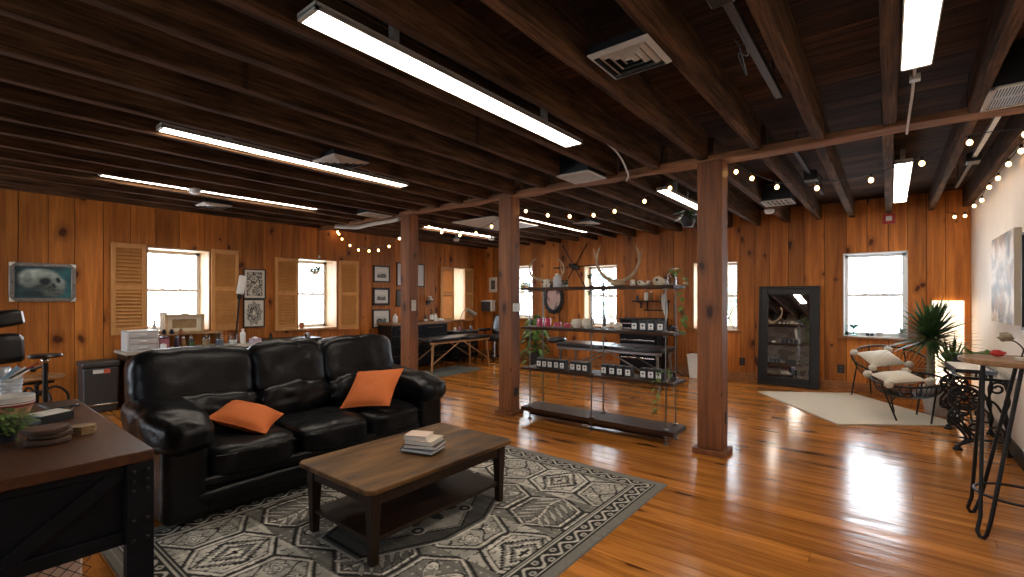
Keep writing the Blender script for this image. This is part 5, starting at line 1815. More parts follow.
obj(b, 'leaves', 'leaf_dark', t); obj(B().taper(bez([(0, .03, .004), (-.02, 0, .02), (.03, -.02, .03)], 5), .004, 6), 'stem', 'leaf', t)


def ivy(label, loc, jr, jh, path, nl, seed, ls=.055, jarlab='vase'):
    t = thing('trailing_ivy', label, 'plant', loc)
    obj(B().lathe([(0, 0), (jr, 0), (jr, jh * .7), (jr * .75, jh), (jr * .7, jh), (jr * .93, jh * .68), (jr * .93, .005), (0, .005)], n=18, cap=False), 'glass_vase', 'smoke', t)
    pth = bez(path, 10)
    obj(B().taper(pth, .0026, 5), 'stem', 'leaf', t)
    b = B(); rr = random.Random(seed)
    for k in range(nl):
        p = pth[int((k + rr.random()) / nl * (len(pth) - 1))]
        a = rr.uniform(-2.6, -.5)
        q = Vector((math.cos(a), math.sin(a) * .7, rr.uniform(-.7, .3)))
        b.leaf(p + q * .012, q, (0, -.3, 1), ls * rr.uniform(.8, 1.3), ls * .85, .35, 4)
    obj(b, 'leaves', 'ivy', t)
    return t


ivy('trailing ivy from a glass vase at the right end of the top shelf', (-1.675, SY0 + .17, TOP[3]), .04, .12, [(0, 0, .10), (.03, -.02, .16), (.10, -.05, .14), (.125, -.06, .0), (.11, -.06, -.17), (.13, -.06, -.30), (.09, -.06, -.46)], 19, 5)
ivy('short trailing ivy from a glass vase on the second lowest shelf', (-1.672, SY0 + .185, TOP[1]), .034, .085, [(0, 0, .07), (-.02, -.08, .12), (-.06, -.23, .06), (-.07, -.25, -.08), (-.05, -.25, -.20), (-.065, -.25, -.30)], 13, 9, .045)
t = thing('hanging_feather', 'long pale feather hanging under the top shelf near the right pipes', 'feather', (-1.77, SY0 + .2, 1.50))
obj(B().taper([(0, 0, .0), (.0, 0, -.05)], .002, 5), 'cord', 'iron', t)
obj(B().leaf((0, 0, -.04), (.12, 0, -1), (0, -1, 0), .27, .06, 0, 8), 'vane', 'vent', t)

# ================================================================== FAR WALL ZONE
# crossed spear ornament
t = thing('spear_ornament', 'dark star ornament of crossed spears on the far wall', 'wall ornament', (-5.39, YF - .02, 2.13))
for i, a in enumerate((.02, 1.0, 2.12)):
    d_ = Vector((math.cos(a), 0, math.sin(a))); y_ = -.012 - i * .016
    o3 = Vector((0, y_, 0)); L_ = .52
    s_ = obj(B().cyl(o3 - d_ * L_, o3 + d_ * L_, .011, n=8), 'shaft', 'iron', t)
    obj(B().cyl(o3 + d_ * L_, o3 + d_ * (L_ + .09), .022, .001, 8).cyl(o3 - d_ * (L_ - .12), o3 - d_ * (L_ + .04), .020, .012, 6), 'spear_head', 'iron', s_)
obj(B().ell((0, -.05, 0), (.08, .03, .07), amp=.3, seed=5).box((-.06, -.05, .02), (.16, .02, .06), RY(.5)).box((.06, -.05, -.02), (.16, .02, .06), RY(.7)), 'boss', 'black', t)

# oval frame
t = thing('oval_frame', 'ornate black oval frame with faded pink floral picture on the far wall', 'picture', (-5.95, YF - .03, 1.44))
M_ = Matrix(((1, 0, 0), (0, 0, 1), (0, 1, 0)))
ring = [(.215 * math.cos(2 * PI * k / 40), 0, .285 * math.sin(2 * PI * k / 40)) for k in range(40)]
obj(B().taper(ring, .038, 8, closed=True), 'frame', 'black', t)
b = B()
for k in range(28):
    a = 2 * PI * k / 28
    b.ell((.255 * math.cos(a), -.005, .325 * math.sin(a)), (.03 + .012 * (k % 2), .02, .03 + .012 * (k % 2)), n=8)
obj(b, 'carved_edge', 'black', t)
def oval_col(u, v):
    n = fbm(u, v, 7, 21)
    c = np.stack([.45 + .15 * n, .30 + .12 * n, .27 + .10 * n], -1)
    m = sm(.50, .70, fbm(u, v, 4, 31))[..., None]
    c = c * (1 - m) + np.array([.16, .05, .10]) * m
    m = sm(.55, .75, fbm(u, v, 3, 41))[..., None]
    c = c * (1 - m) + np.array([.05, .04, .05]) * m
    return c
n_r, n_a = 14, 40
us, co, fc, cl = [], [], [], []
for i in range(n_r + 1):
    for k in range(n_a):
        a = 2 * PI * k / n_a; q = i / n_r
        co.append((.21 * q * math.cos(a), -.012, .28 * q * math.sin(a))); us.append((.5 + .5 * q * math.cos(a), .5 + .5 * q * math.sin(a)))
for i in range(n_r):
    for k in range(n_a): fc.append((i * n_a + k, i * n_a + (k + 1) % n_a, (i + 1) * n_a + (k + 1) % n_a, (i + 1) * n_a + k))
me = bpy.data.meshes.new('picture'); me.from_pydata(co, [], fc)
us = np.array(us); cc = oval_col(us[:, 0], us[:, 1])
at = me.color_attributes.new('Col', 'FLOAT_COLOR', 'POINT'); at.data.foreach_set('color', np.concatenate([cc, np.ones((len(cc), 1))], 1).astype(np.float32).ravel())
me.materials.append(MT['art']); o = bpy.data.objects.new('picture', me); COL.objects.link(o); o.parent = t

# small shelf with pipe rail
t = thing('wall_shelf', 'small plank shelf with pipe rail on the far wall behind the pipe shelf', 'shelf', (-3.63, YF - .12, 1.36))
obj(B().mm((-.34, -.10, 0), (.34, .118, .03)), 'board', 'shelf', t, bevel=.004)
obj(B().taper([(-.12, .10, -.0), (-.12, .10, -.14), (-.12, -.02, -.16), (.30, -.02, -.16), (.30, .10, -.16), (.30, .10, 0)], .012, 8), 'pipe_rail', 'iron', t)
for sx in (-.25, .25): obj(B().mm((sx - .012, -.06, -.012), (sx + .012, .115, 0)).mm((sx - .012, .10, -.12), (sx + .012, .118, 0)), 'bracket', 'iron', t)
zz = 1.3905
g = 'small bottles on the far wall shelf'
bottle('dark bottle leftmost on the small far wall shelf', (-3.90, YF - .12, zz), .03, .11, 'bookdark', 'black', .5, group=g)
bottle('white bottle with black cap on the small far wall shelf', (-3.72, YF - .12, zz), .04, .19, 'white', 'black', .4, group=g)
bottle('amber bottle right of the white bottle on the wall shelf', (-3.62, YF - .12, zz), .032, .18, 'amber', 'white', .4, group=g)
jar('low dark jar at the right of the small far wall shelf', (-3.40, YF - .12, zz), .05, .075, 'amber', None, 'iron', group=g)

# tool chest
t = thing('tool_chest', 'tall black rolling tool chest with steel drawer pulls by the far wall', 'tool chest', (-3.68, 8.62, 0))
obj(B().mm((-.37, -.26, .10), (.37, .26, 1.03)), 'carcass', 'gunmetal', t, bevel=.008)
obj(B().mm((-.38, -.27, 1.0305), (.38, .27, 1.055)), 'top', 'black', t, bevel=.005)
zz = .13
for hgt in (.22, .18, .15, .12, .10, .09):
    d_ = obj(B().mm((-.34, -.278, zz), (.34, -.26, zz + hgt - .012)), 'drawer', 'gunmetal', t, bevel=.004)
    obj(B().mm((-.33, -.292, zz + hgt - .04), (.33, -.278, zz + hgt - .018)), 'pull', 'chrome', d_, bevel=.003)
    zz += hgt
for sx in (-1, 1):
    for sy in (-1, 1): obj(B().lathe([(.045, -.014), (.045, .014)], (sx * .3, sy * .2, .046), 16, M=RY(PI / 2)).mm((sx * .3 - .02, sy * .2 - .03, .06), (sx * .3 + .02, sy * .2 + .03, .10)), 'caster', 'black', t)

# pedal stand by the far wall, waste bin
t = thing('tripod_lamp', 'black swing arm task lamp standing left of the white waste bin', 'lamp', (-3.03, 8.55, 0))
for k in range(3):
    a = 2 * PI * k / 3 + .5
    obj(B().taper([(0, 0, .10), (.14 * math.cos(a), .14 * math.sin(a), .012)], [.014, .01], 8), 'leg', 'iron', t)
obj(B().cyl((0, 0, .08), (0, 0, .88), .014), 'pole', 'iron', t)
obj(B().taper([(.02, -.02, .88), (-.05, -.10, .90), (-.10, -.16, .83)], [.03, .055, .065], 12), 'head', 'black', t)
obj(B().taper(bez([(0, 0, .88), (-.02, 0, 1.1), (-.03, .02, 1.33)], 6), .01, 8), 'boom', 'iron', t)
t = thing('white_bin', 'small white tapered waste bin under the far wall window behind the nearest post', 'bin', (-2.72, 8.72, 0))
obj(B().prism([(.1, .085), (-.1, .085), (-.1, -.085), (.1, -.085)], 0, .012), 'base', 'white', t, smooth=False)
b = B()
rings = [[b.bm.verts.new((sx * w_, sy * w_ * .85, zz)) for sx, sy in ((-1, -1), (1, -1), (1, 1), (-1, 1))] for w_, zz in ((.10, 0), (.135, .40), (.142, .40), (.142, .42), (.128, .42), (.095, .012))]
for a_, c_ in zip(rings, rings[1:]):
    for k in range(4): b.bm.faces.new((a_[k], a_[(k + 1) % 4], c_[(k + 1) % 4], c_[k]))
obj(b, 'body', 'white', t, smooth=False, bevel=.006)

# pothos in a stand
t = thing('potted_pothos', 'large leafy green floor plant right of the middle post', 'plant', (-6.0, 8.3, 0))
obj(B().lathe([(0, 0), (.13, 0), (.17, .28), (.18, .30), (.165, .30), (.155, .26), (0, .25)], n=24, cap=False), 'pot', 'bookdark', t)
obj(B().lathe([(0, .262), (.155, .262)], n=20, cap=False), 'soil', 'soil', t)
b = B(); st = B(); rr = random.Random(12)
for k in range(150):
    a = rr.uniform(0, 6.28); el = rr.uniform(.0, 1)
    q = rr.uniform(.06, .30) * (1 - .35 * el)
    p = Vector((q * math.cos(a), q * math.sin(a), .28 + .80 * el ** 1.1 + (-.2 * (1 - el) * (q > .2))))
    b.leaf(p, (math.cos(a), math.sin(a), rr.uniform(-.5, .4)), (0, 0, 1), rr.uniform(.11, .19), rr.uniform(.08, .12), .5, 5)
    if k % 3 == 0: st.taper(bez([(0, 0, .26), (p.x * .3, p.y * .3, .26 + (p.z - .26) * .7), p], 4), .004, 5)
obj(b, 'leaves', 'leaf', t); obj(st, 'stems', 'leaf', t)

hanging_plant('leafy green plant hanging in the window beside the middle post', (-6.86, YF + .08, 1.66), .09, .09, .50, 70, 'leaf', .13, 'kraft', 6, .10)
hanging_plant('small black pot of greenery hanging under the joists left of the nearest post', (-1.78, 5.40, 2.22), .085, .12, .47, 40, 'leaf_dark', .10, 'black', 8, .03)
t = thing('hanging_terrarium', 'dark hanging plant ornament on a cord in the far window above the pipe shelf', 'plant', (-5.06, YF + .04, 1.55))
obj(B().cyl((0, 0, 0), (0, 0, .56), .003, n=6), 'cord', 'iron', t)
for zz, rr_ in ((.42, .055), (.06, .05)):
    ring = [(rr_ * math.cos(2 * PI * k / 16), 0, zz + .06 * math.sin(2 * PI * k / 16)) for k in range(16)]
    o = obj(B().taper(ring, .005, 6, closed=True), 'hoop', 'iron', t)
    b = B(); q = random.Random(int(zz * 100))
    for k in range(14): b.leaf((q.uniform(-.03, .03), 0, zz - .05 + q.uniform(-.02, .03)), (q.uniform(-1, 1), q.uniform(-.3, .3), q.uniform(-.6, .8)), (0, 1, .2), .07, .035, .3, 4)
    obj(b, 'leaves', 'leaf_dark', o)
t = thing('window_vine', 'dark trailing vine hanging in the window right of the nearest post', 'plant', (-2.32, YF + .06, 1.30))
pth = bez([(0, 0, .76), (.02, 0, .55), (-.02, 0, .35), (.01, 0, .15), (0, 0, 0)], 8)
obj(B().taper(pth, .004, 5), 'stem', 'leaf_dark', t)
b = B(); q = random.Random(4)
for k in range(26): b.leaf(pth[q.randrange(len(pth))], (q.uniform(-1, 1), q.uniform(-.4, .2), q.uniform(-.8, .3)), (0, -.2, 1), .075, .05, .3, 4)
obj(b, 'leaves', 'leaf_dark', t)
# geometric cord in the lower part of that window
t = thing('wire_plant_stand', 'thin wire plant stand on the sill right of the nearest post', 'plant stand', (-2.26, YF + .07, .875))
obj(B().cyl((-.10, 0, 0), (.09, 0, .40), .005, n=6).cyl((.10, 0, 0), (-.06, 0, .36), .005, n=6).cyl((-.10, 0, .003), (.10, 0, .003), .005, n=6), 'wires', 'iron', t)
obj(B().ell((-.005, 0, .20), (.02, .02, .02)), 'joint', 'iron', t)
g = 'vases on the far window sill above the pipe shelf'
bottle('dark narrow vase on the sill of the far window above the pipe shelf', (-4.72, YF + .06, .85), .035, .24, 'bookdark', 'bookdark', .4, group=g)
jar('white cup on the sill of the far window above the pipe shelf', (-4.55, YF + .06, .85), .05, .09, 'white', None, None, group=g)

# fire alarm
t = thing('fire_alarm', 'red fire alarm box high on the far wall above the right window', 'alarm', (-.012, YF - .001, 2.53))
obj(B().mm((-.075, -.05, 0), (.075, 0, .14)), 'box', 'red', t, bevel=.006)
obj(B().mm((-.035, -.06, .04), (.035, -.05, .11)), 'strobe', 'white', t, bevel=.006)
# wall outlet plates
for x, la in ((-2.02, 'black outlet plate on the far wall left of the mirror'), (-.60, 'black outlet plate low on the far wall right of the mirror')):
    t = thing('outlet_plate', la, 'outlet', (x, YF - .001, .26), group='outlet plates on the far wall')
    obj(B().mm((-.045, -.008, 0), (.045, 0, .13)), 'plate', 'black', t, bevel=.003)
    for q in (.02, .075): obj(B().mm((-.02, -.011, q), (.02, -.008, q + .035)), 'socket', 'grey', t)

# leaning mirror
t = thing('leaning_mirror', 'large black framed mirror leaning against the far wall', 'mirror', (-1.30, 8.79, .004))
lean = RX(-.088)
W_, H_, fw = .86, 1.62, .125
b = B()
def fb(x0, z0, x1, z1, y0=-.035, y1=.02): b.box(lean @ Vector(((x0 + x1) / 2, (y0 + y1) / 2, (z0 + z1) / 2)), (x1 - x0, y1 - y0, z1 - z0), lean)
fb(-W_ / 2, 0, -W_ / 2 + fw, H_); fb(W_ / 2 - fw, 0, W_ / 2, H_); fb(-W_ / 2 + fw, 0, W_ / 2 - fw, fw); fb(-W_ / 2 + fw, H_ - fw, W_ / 2 - fw, H_)
obj(b, 'frame', 'black', t, bevel=.012, seg=3)
b = B()
fb(-W_ / 2 + fw - .012, fw - .012, -W_ / 2 + fw + .006, H_ - fw + .012, -.045, -.02); fb(W_ / 2 - fw - .006, fw - .012, W_ / 2 - fw + .012, H_ - fw + .012, -.045, -.02)
fb(-W_ / 2 + fw, fw - .012, W_ / 2 - fw, fw + .006, -.045, -.02); fb(-W_ / 2 + fw, H_ - fw - .006, W_ / 2 - fw, H_ - fw + .012, -.045, -.02)
fb(-W_ / 2 - .006, -.002, -W_ / 2 + .03, H_ + .006, -.05, .0); fb(W_ / 2 - .03, -.002, W_ / 2 + .006, H_ + .006, -.05, .0); fb(-W_ / 2, -.002, W_ / 2, .03, -.05, 0); fb(-W_ / 2, H_ - .03, W_ / 2, H_ + .006, -.05, .0)
obj(b, 'moulding', 'black', t, bevel=.005)
b = B(); fb(-W_ / 2 + fw - .005, fw - .005, W_ / 2 - fw + .005, H_ - fw + .005, -.016, -.010)
obj(b, 'mirror_glass', 'mirror', t, smooth=False)

# right window sill
zs = .83 + .0225
t = thing('coupe_planter', 'teal stemmed glass planter on the right window sill', 'plant', (-.44, YF + .04, zs))
obj(B().lathe([(0, 0), (.05, 0), (.045, .008), (.008, .02), (.008, .10), (.03, .12), (.075, .15), (.07, .15), (.03, .125), (0, .12)], n=22, cap=False), 'coupe', 'teal', t)
b = B(); q = random.Random(3)
for k in range(34): b.leaf((q.uniform(-.05, .05), q.uniform(-.03, .03), .145), (q.uniform(-1.2, 1.2), q.uniform(-.6, .6), q.uniform(.1, .9)), (0, 0, 1), .08, .026, .4, 4)
obj(b, 'leaves', 'leaf_dark', t)
for i, (x, m_, la) in enumerate(((-.265, 'bookdark', 'small dark cube left of two beside the teal planter'), (-.215, 'bookdark', 'small dark cube right of two beside the teal planter'))):
    tag(obj(B().mm((-.022, -.022, 0), (.022, .022, .044)), 'sill_cube', m_, bevel=.004, loc=(x, YF + .05, zs)), la, 'ornament', 'dark cubes on the right window sill')
t = thing('stone_pot', 'small grey pot at the middle of the right window sill', 'pot', (-.12, YF + .05, zs))
obj(B().lathe([(0, 0), (.03, 0), (.045, .03), (.04, .06), (.034, .06), (.036, .03), (0, .025)], n=18, cap=False), 'pot', 'zinc', t)
obj(B().ell((0, 0, .05), (.03, .03, .015), amp=.4, seed=2, n=8), 'succulent', 'leaf', t)
t = thing('sill_plant', 'pale spiky plant at the right end of the right window sill', 'plant', (.13, YF + .04, zs))
obj(B().lathe([(0, 0), (.03, 0), (.04, .06), (.034, .06), (0, .05)], n=18, cap=False), 'pot', 'zinc', t)
b = B(); q = random.Random(6)
for k in range(26): b.leaf((q.uniform(-.01, .01), 0, .055), (q.uniform(-1, 1), q.uniform(-.7, .3), q.uniform(.2, 1.2)), (0, 0, 1), q.uniform(.12, .2), .022, .35, 5)
obj(b, 'leaves', 'leaf', t)

# white board leaning in the corner
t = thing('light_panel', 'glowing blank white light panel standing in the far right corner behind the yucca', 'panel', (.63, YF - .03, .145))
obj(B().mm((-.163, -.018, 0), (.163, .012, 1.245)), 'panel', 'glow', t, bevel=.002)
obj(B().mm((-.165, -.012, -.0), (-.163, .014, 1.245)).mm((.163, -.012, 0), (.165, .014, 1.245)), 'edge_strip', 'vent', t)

# ================================================================== RIGHT CORNER
# cream rug
A, Bq, C, D_ = (-1.57, 7.95), (-.455, 6.41), (.66, 7.22), (-.45, 8.70)
cx, cy = sum(p[0] for p in (A, Bq, C, D_)) / 4, sum(p[1] for p in (A, Bq, C, D_)) / 4
b = B()
n = 24
def bil(i, j):
    s_, q_ = i / n, j / n
    return (A[0] * (1 - s_) * (1 - q_) + Bq[0] * s_ * (1 - q_) + C[0] * s_ * q_ + D_[0] * (1 - s_) * q_ - cx, A[1] * (1 - s_) * (1 - q_) + Bq[1] * s_ * (1 - q_) + C[1] * s_ * q_ + D_[1] * (1 - s_) * q_ - cy)
top = [[b.bm.verts.new((*bil(i, j), .012 + .002 * mnoise.noise(Vector((i * .6, j * .6, 0))))) for j in range(n + 1)] for i in range(n + 1)]
for i in range(n):
    for j in range(n): b.bm.faces.new((top[i][j], top[i + 1][j], top[i + 1][j + 1], top[i][j + 1]))
ed = [top[i][0] for i in range(n)] + [top[n][j] for j in range(n)] + [top[i][n] for i in range(n, 0, -1)] + [top[0][j] for j in range(n, 0, -1)]
lo = [b.bm.verts.new((v_.co.x, v_.co.y, .0005)) for v_ in ed]
for k in range(len(ed)): b.bm.faces.new((ed[k], ed[(k + 1) % len(ed)], lo[(k + 1) % len(ed)], lo[k]))
tag(obj(b, 'cream_rug', 'rugcream', loc=(cx, cy, 0)), 'plain cream wool rug set diagonally in front of the mirror', 'rug')


def string_chair(label, c, rr, M, legs, depth=.26, off=(0, 0), n=44, back=None):
    """round wire lounge chair: rim, woven cords to a lower ring, splayed legs"""
    t = thing('string_chair', label, 'chair', (c[0], c[1], 0), group='round black cord chairs on the cream rug')
    cc = Vector((0, 0, c[2]))
    rim = [cc + M @ Vector((rr * math.cos(2 * PI * k / 40), rr * .92 * math.sin(2 * PI * k / 40), 0)) for k in range(40)]
    obj(B().taper(rim, .0125, 8, closed=True), 'rim', 'iron', t)
    lr = [cc + M @ Vector((rr * .20 * math.cos(2 * PI * k / 24) + off[0], rr * .20 * math.sin(2 * PI * k / 24) + off[1], -depth)) for k in range(24)]
    obj(B().taper(lr, .010, 8, closed=True), 'hub_ring', 'iron', t)
    b = B()
    for k in range(n):
        a = 2 * PI * (k + .5) / n
        p = cc + M @ Vector((rr * math.cos(a), rr * .92 * math.sin(a), 0)); q = cc + M @ Vector((rr * .20 * math.cos(a) + off[0], rr * .20 * math.sin(a) + off[1], -depth))
        m = (p + q) / 2 + M @ Vector((.06 * math.cos(a), .06 * math.sin(a), -depth * .22))
        b.taper(bez([p, m, q], 4), .0042, 4)
    obj(b, 'cord_weave', 'black', t)
    for (fx, fy, k) in legs:
        q = rim[k]
        g_ = Vector((fx - c[0], fy - c[1], .013))
        obj(B().taper([q, q * .7 + g_ * .3 + Vector((0, 0, -.0)), g_], .0095, 8), 'leg', 'iron', t)
    return t


def tilt(dx, dy):
    """rim plane z = dx*x + dy*y"""
    nrm = Vector((-dx, -dy, 1)).normalized()
    x = Vector((1, 0, dx)).normalized()
    y = nrm.cross(x)
    return Matrix((x, y, nrm)).transposed()


# slopes given along view-depth and view-right, turned into x, y
Rv, Fv = Vector((.78054603, .62509831)), Vector(F2)
g1 = Fv * .40 + Rv * .20
string_chair('round black cord chair with tall tilted rim by the right window', (0.0, 8.30, .58), .43, tilt(g1.x, g1.y), [(-.44, 8.50, 24), (.0, 8.07 - .05, 33), (.25, 8.72, 8), (-.22, 8.74, 14)], off=(-.02, -.04))
g2 = Fv * .10 + Rv * .13
string_chair('low round black cord chair nearest the scroll legged table', (.16, 7.22, .47), .345, tilt(g2.x, g2.y), [(.04, 7.50, 14), (.06, 7.0, 25), (.25, 7.52, 7), (.36, 7.05, 35)], depth=.20)


def pom_pillow(label, loc, M, s=.40, t=.12):
    b = B()
    n = 18
    top, bot = [], []
    for i in range(n + 1):
        for j in range(n + 1):
            a, c = 2 * i / n - 1, 2 * j / n - 1
            k = 1 - .10 * (1 - a * a) * abs(c) ** 3; k2 = 1 - .10 * (1 - c * c) * abs(a) ** 3
            h = t / 2 * max(0, 1 - abs(a) ** 2.2) ** .6 * max(0, 1 - abs(c) ** 2.2) ** .6 * (1 + .2 * mnoise.noise(Vector((a * 2, c * 2, s * 3))))
            top.append(b.bm.verts.new(M @ Vector((a * s / 2 * k2, c * s / 2 * k, h)))); bot.append(b.bm.verts.new(M @ Vector((a * s / 2 * k2, c * s / 2 * k, -h - .001))))
    for i in range(n):
        for j in range(n):
            q = [i * (n + 1) + j, (i + 1) * (n + 1) + j, (i + 1) * (n + 1) + j + 1, i * (n + 1) + j + 1]
            b.bm.faces.new([top[k] for k in q]); b.bm.faces.new([bot[k] for k in q[::-1]])
    t_ = thing('pompom_cushion', label, 'cushion', loc, group='cream cushions with corner pompoms')
    obj(b, 'cover', 'cream', t_, ang=80)
    for sx in (-1, 1):
        for sy in (-1, 1):
            obj(B().ell(M @ Vector((sx * s * .52, sy * s * .52, 0)), (.048, .048, .046), n=14, amp=.25, seed=sx + 2 * sy), 'pompom', 'cream', t_, ang=80)
    return t_


pom_pillow('cream cushion with corner pompoms in the tall cord chair by the window', (-.10, 8.22, .60), tilt(g1.x * .9, g1.y * .9) @ RZ(.55), .42, .13)
pom_pillow('cream cushion with corner pompoms in the low cord chair', (.07, 7.20, .485), tilt(g2.x, g2.y) @ RZ(.5), .40, .12)

# yucca in a zinc bucket
t = thing('potted_yucca', 'tall yucca palm in a galvanised bucket in the right corner', 'plant', (.48, 7.80, 0))
obj(B().lathe([(0, 0), (.14, 0), (.145, .01), (.19, .32), (.197, .33), (.19, .34), (.183, .33), (.14, .02), (0, .02)], n=28, cap=False), 'bucket', 'zinc', t)
b = B()
for s in (-1, 1): b.taper(bez([(s * .188, -.05, .29), (s * .215, 0, .26), (s * .188, .05, .29)], 5), .006, 6)
obj(b, 'handle', 'zinc', t)
obj(B().lathe([(0, .29), (.178, .29)], n=24, cap=False), 'soil', 'soil', t)


def crown(b, c, n, ln, seed, wd=.034, lo=-.35):
    q = random.Random(seed)
    for k in range(n):
        a = k * 2.399 + q.uniform(-.2, .2); e = lo + (1.35 - lo) * ((k + .5) / n) ** .8
        d_ = Vector((math.cos(a) * math.cos(e), math.sin(a) * math.cos(e), math.sin(e)))
        b.leaf(Vector(c) + Vector((d_.x * .03, d_.y * .03, .10 * (k / n))), d_, (0, 0, 1), ln * q.uniform(.75, 1.08), wd, .22 * math.cos(e), 6, .3)


def clampx(b, m):
    """leaves that meet the wall bend up along it"""
    for v_ in b.bm.verts:
        if v_.co.x > m - .06:
            e = v_.co.x - (m - .06)
            v_.co.x = m - .06 + .06 * (1 - math.exp(-e / .06)); v_.co.z += e * .4


pr = []
for k in range(24): pr.append((.043 + .006 * (k % 2) - .0004 * k, .28 + .62 * k / 23))
tr = obj(B().lathe(pr, (-.085, 0, 0), 14), 'trunk', 'bark', t)
b = B(); crown(b, (-.085, 0, .88), 190, .52, 3, .042); clampx(b, .372); obj(b, 'leaf_crown', 'leaf_dark', t)
tr = obj(B().lathe([(.03 + .004 * (k % 2), .28 + .22 * k / 11) for k in range(12)], (.10, -.05, 0), 12), 'short_trunk', 'bark', t)
b = B(); crown(b, (.10, -.05, .52), 80, .40, 8, .03, -.1); clampx(b, .372); obj(b, 'short_leaf_crown', 'leaf', t)

# glass table on scrolled treadle legs
st_ = thing('treadle_table', 'glass topped table on ornate black scrolled iron legs', 'table', (.65, 6.5, 0))
obj(B().mm((.45, 5.88, .705), (.86, 7.10, .717)), 'glass_top', 'clear', st_, world=True, bevel=.003)
obj(B().mm((.47, 5.92, .683), (.50, 7.06, .703)).mm((.81, 5.92, .683), (.84, 7.06, .703)).mm((.47, 5.92, .683), (.84, 5.95, .703)).mm((.47, 7.03, .683), (.84, 7.06, .703)), 'top_rail', 'iron', st_, world=True, bevel=.002)


def spiral(c, r0, r1, a0, turns, n=30):
    return [Vector((c[0] + (r0 + (r1 - r0) * i / n) * math.cos(a0 + turns * 2 * PI * i / n), 0, c[1] + (r0 + (r1 - r0) * i / n) * math.sin(a0 + turns * 2 * PI * i / n))) for i in range(n + 1)]


for yy in (6.05, 6.95):
    f_ = B()
    o3 = Vector((.655, yy, 0))
    P3 = lambda x, z: o3 + Vector((x, 0, z))
    for k in range(3):                             # lyre curves under the medallion
        q = k * .030
        f_.taper([o3 + p for p in bez([(-.17 + q, 0, .42 - q), (-.225 + q * 1.3, 0, .30), (-.15 + q, 0, .20), (-.105 + q, 0, .12), (-.155, 0, .045)], 7)], .012, 8)
    f_.taper([o3 + p for p in bez([(-.16, 0, .69), (-.19, 0, .64), (-.14, 0, .58)], 7)], .014, 8)
    f_.taper([o3 + Vector((p.x, 0, p.z)) for p in spiral((-.05, .22), .07, .018, 2.6, 1.4)], .011, 7)
    f_.taper([o3 + Vector((p.x, 0, p.z)) for p in spiral((-.19, .26), .05, .014, .3, 1.3)], .010, 7)
    f_.taper([o3 + p for p in bez([(.16, 0, .69), (.165, 0, .52), (.15, 0, .36), (.165, 0, .20), (.162, 0, .04)], 7)], [.018 + .006 * math.sin(i * .9) for i in range(29)], 8)
    f_.taper([o3 + Vector((p.x, 0, p.z)) for p in spiral((.10, .60), .06, .015, .6, 1.4)], .010, 7)
    f_.taper([o3 + Vector((p.x, 0, p.z)) for p in spiral((.09, .20), .06, .015, -.5, 1.4)], .010, 7)
    f_.taper([o3 + p for p in bez([(.0, 0, .50), (.08, 0, .47), (.13, 0, .38), (.155, 0, .30)], 7)], .010, 8)
    for s in (-1, 1): f_.lathe([(0, .0), (.034, .0), (.038, .012), (.022, .03), (.018, .05), (0, .06)], o3 + Vector((s * .162, 0, .0)), 14)
    f_.taper([P3(-.15, .12), P3(.15, .12)], .010, 8)
    f_.taper([P3(-.17, .675), P3(.17, .675)], .013, 8)
    lg = obj(f_, 'scroll_leg', 'iron', st_, world=True)
    m = B(); mx_, mz_ = -.115, .49
    m.taper([P3(mx_ + .105 * math.cos(2 * PI * k / 32), mz_ + .105 * math.sin(2 * PI * k / 32)) for k in range(32)], .015, 8, closed=True)
    m.taper([P3(mx_ + .062 * math.cos(2 * PI * k / 24), mz_ + .062 * math.sin(2 * PI * k / 24)) for k in range(24)], .010, 8, closed=True)
    for k in range(8):
        a = 2 * PI * k / 8
        m.taper([P3(mx_ + .02 * math.cos(a), mz_ + .02 * math.sin(a)), P3(mx_ + .10 * math.cos(a), mz_ + .10 * math.sin(a))], .008, 6)
        m.ell(P3(mx_ + .082 * math.cos(a + .39), mz_ + .082 * math.sin(a + .39)), (.018, .013, .018), n=8)
    m.ell(P3(mx_, mz_), (.030, .02, .030), n=12)
    obj(m, 'medallion', 'iron', lg, world=True)
obj(B().cyl((.655, 6.05, .12), (.655, 6.95, .12), .010).cyl((.50, 6.05, .30), (.50, 6.95, .30), .008).taper(bez([(.655, 6.05, .3), (.655, 6.3, .16), (.655, 6.7, .16), (.655, 6.95, .3)], 8), .009, 7), 'stretcher', 'iron', st_, world=True)
# on the glass table
t = thing('clip_tray', 'black edged tray with white papers on the glass table', 'tray', (.60, 6.50, .718), .05)
obj(B().mm((-.14, -.42, 0), (.14, .30, .01)).mm((-.14, -.42, 0), (-.13, .30, .035)).mm((.13, -.42, 0), (.14, .30, .035)).mm((-.14, -.42, 0), (.14, -.41, .035)).mm((-.14, .29, 0), (.14, .30, .035)), 'tray', 'black', t, smooth=False)
obj(B().mm((-.12, -.40, .011), (.12, .28, .032)), 'papers', 'paper', t, bevel=.003)
t = thing('candle_glass', 'clear glass tumbler with candle on the glass table', 'candle', (.70, 5.98, .718))
obj(B().lathe([(0, 0), (.04, 0), (.045, .006), (.045, .105), (.041, .105), (.041, .012), (0, .012)], n=22, cap=False), 'tumbler', 'clear', t)
obj(B().lathe([(0, .013), (.039, .013), (.039, .045), (0, .045)], n=20, cap=False).cyl((0, 0, .045), (0, 0, .058), .002), 'wax', 'bookblue', t)
t = thing('small_fern', 'small dark leafy plant at the back of the glass table', 'plant', (.56, 6.98, .718))
obj(B().lathe([(0, 0), (.03, 0), (.04, .06), (.034, .06), (0, .05)], n=16, cap=False), 'pot', 'bookdark', t)
b = B(); q = random.Random(9)
